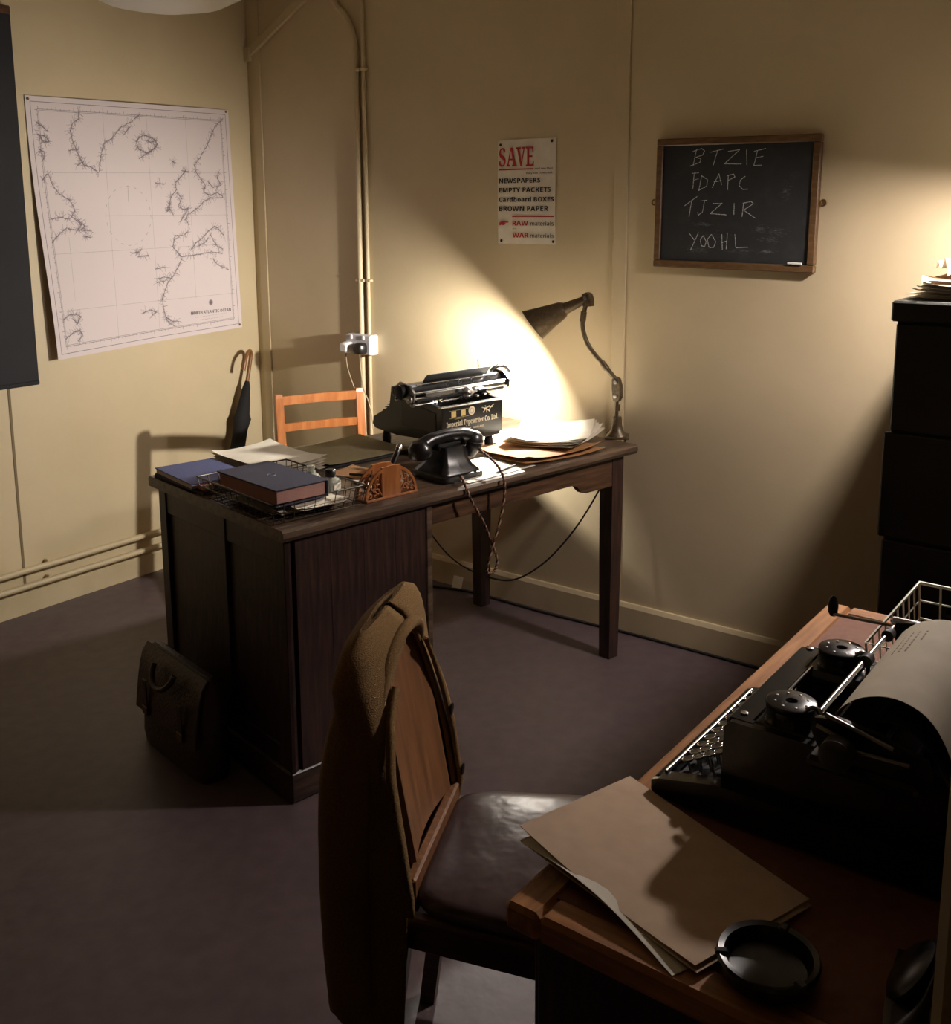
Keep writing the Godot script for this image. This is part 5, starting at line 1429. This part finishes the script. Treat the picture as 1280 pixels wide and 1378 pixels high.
func coat(o: Vector3, turn: float) -> void:
	var c := thing("coat", "heavy khaki brown overcoat draped over the back of the leather chair", "coat", o, turn)
	# y, near front x, back x, far front x, half width, near front z, far front z
	var rows := [
		[0.24, -0.215, -0.352, -0.220, 0.200, 0.196, -0.150],
		[0.40, -0.206, -0.356, -0.220, 0.204, 0.200, -0.152],
		[0.50, -0.203, -0.354, -0.206, 0.204, 0.200, -0.150],
		[0.60, -0.214, -0.350, -0.222, 0.204, 0.197, -0.142],
		[0.70, -0.232, -0.344, -0.242, 0.203, 0.186, -0.124],
		[0.78, -0.246, -0.338, -0.254, 0.201, 0.150, -0.096],
		[0.84, -0.252, -0.344, -0.258, 0.198, 0.078, -0.062],
		[0.852, -0.254, -0.338, -0.258, 0.190, 0.004, -0.036],
		[0.872, -0.258, -0.334, -0.262, 0.182, 0.000, -0.030],
		[0.890, -0.266, -0.328, -0.270, 0.164, 0.000, -0.026],
		[0.900, -0.278, -0.318, -0.282, 0.140, 0.000, -0.022],
		[0.904, -0.290, -0.306, -0.292, 0.122, 0.000, -0.020]]
	var rings := []
	var near := []
	var far := []
	for k in 37:
		var y := lerpf(0.24, 0.904, k / 36.0)
		var xn := table_at(rows, y, 1)
		var xb := table_at(rows, y, 2)
		var xf := table_at(rows, y, 3)
		var w := table_at(rows, y, 4)
		var zn := table_at(rows, y, 5)
		var zf := table_at(rows, y, 6)
		var fold := 0.010 * clampf((0.85 - y) / 0.3, 0.0, 1.0)
		var ctl := [Vector3(xn, y, zn), Vector3(lerpf(xn, xb, 0.18), y, lerpf(zn, w, 0.8)), Vector3(lerpf(xn, xb, 0.52), y, w), Vector3(lerpf(xn, xb, 0.86), y, w * 0.90), Vector3(xb, y, w * 0.55), Vector3(xb - 0.006, y, 0.0), Vector3(xb, y, -w * 0.55), Vector3(lerpf(xf, xb, 0.80), y, -w * 0.88), Vector3(lerpf(xf, xb, 0.45), y, -w * 0.96), Vector3(lerpf(xf, xb, 0.15), y, lerpf(zf, -w, 0.7)), Vector3(xf, y, zf)]
		var cur := catmull(ctl, 4)
		var ring := []
		var inner := []
		var mid := Vector3((xn + xb) / 2, y, 0)
		for i in cur.size():
			var q: Vector3 = cur[i]
			var a: Vector3 = cur[maxi(i - 1, 0)]
			var e: Vector3 = cur[mini(i + 1, cur.size() - 1)]
			var nn := (e - a).cross(Vector3.UP).normalized()
			if nn.dot(q - mid) < 0 and i > 4 and i < cur.size() - 5:
				nn = -nn
			var wave := fold * sin(i * 0.9 + 3.0 * sin(y * 4.0)) * (0.6 if i > 3 else 0.2)
			ring.append(q + nn * wave)
			inner.append(q + nn * wave + (mid - q).normalized() * minf(0.012, 0.28 * (xn - xb)))
		# hem lower at the near side
		if k == 0:
			for i in ring.size():
				var dy := -0.06 * smoothstep(14.0, 2.0, float(i)) + 0.05 * smoothstep(18.0, 30.0, float(i))
				ring[i] += Vector3(0, dy, 0)
				inner[i] += Vector3(0, dy, 0)
		inner.reverse()
		var all := ring + inner
		rings.append(all)
		near.append(ring[0])
		far.append(ring[-1])
	part(B.new().loft(rings, true, true, true), "shell", M.coat, c)
	# turned lapels and collar
	for s in 2:
		var line: Array = near if s == 0 else far
		var lb := B.new()
		var lr := []
		for i in range(12, 32):
			var q: Vector3 = line[i]
			var w := 0.034 * sin(clampf((i - 11) / 21.0, 0.0, 1.0) * PI) + 0.003
			var side := Vector3(-0.006, 0.004, w) if s == 0 else Vector3(-0.006, 0.004, -w)
			lr.append([q + Vector3(0.006, 0, 0), q + Vector3(0.016, 0, 0) + side * 0.4, q + Vector3(0.012, 0, 0) + side, q + Vector3(0.004, 0, 0) + side * 0.7])
		part(lb.loft(lr, true, true, true), "lapel", M.coat, c)
	var cp := catmull([Vector3(-0.268, 0.800, -0.100), Vector3(-0.258, 0.845, -0.070), Vector3(-0.256, 0.868, -0.02), Vector3(-0.258, 0.868, 0.04), Vector3(-0.262, 0.845, 0.10), Vector3(-0.262, 0.790, 0.15)], 5)
	part(B.new().tube(cp, 0.011, 10), "collar", M.coat, c)
	for q in [far[15], far[22]]:
		var bb := B.new()
		bb.xf = Transform3D(Basis(Vector3(0, 0, 1), -PI / 2), q + Vector3(0.012, 0, -0.014))
		part(bb.lathe([Vector2(0.010, 0), Vector2(0.011, 0.003), Vector2(0.007, 0.004), Vector2(0, 0.003)], 16), "button", M.black, c)
	# sleeve hanging at the near side
	part(B.new().tube(catmull([Vector3(-0.295, 0.80, 0.140), Vector3(-0.302, 0.70, 0.185), Vector3(-0.306, 0.56, 0.196), Vector3(-0.306, 0.42, 0.198), Vector3(-0.302, 0.29, 0.198)], 5), [0.030, 0.036, 0.040, 0.043, 0.044, 0.045, 0.046, 0.046, 0.046, 0.046, 0.045, 0.045, 0.045, 0.044, 0.044, 0.043, 0.043, 0.042, 0.041, 0.040, 0.040], 14), "sleeve", M.coat, c)
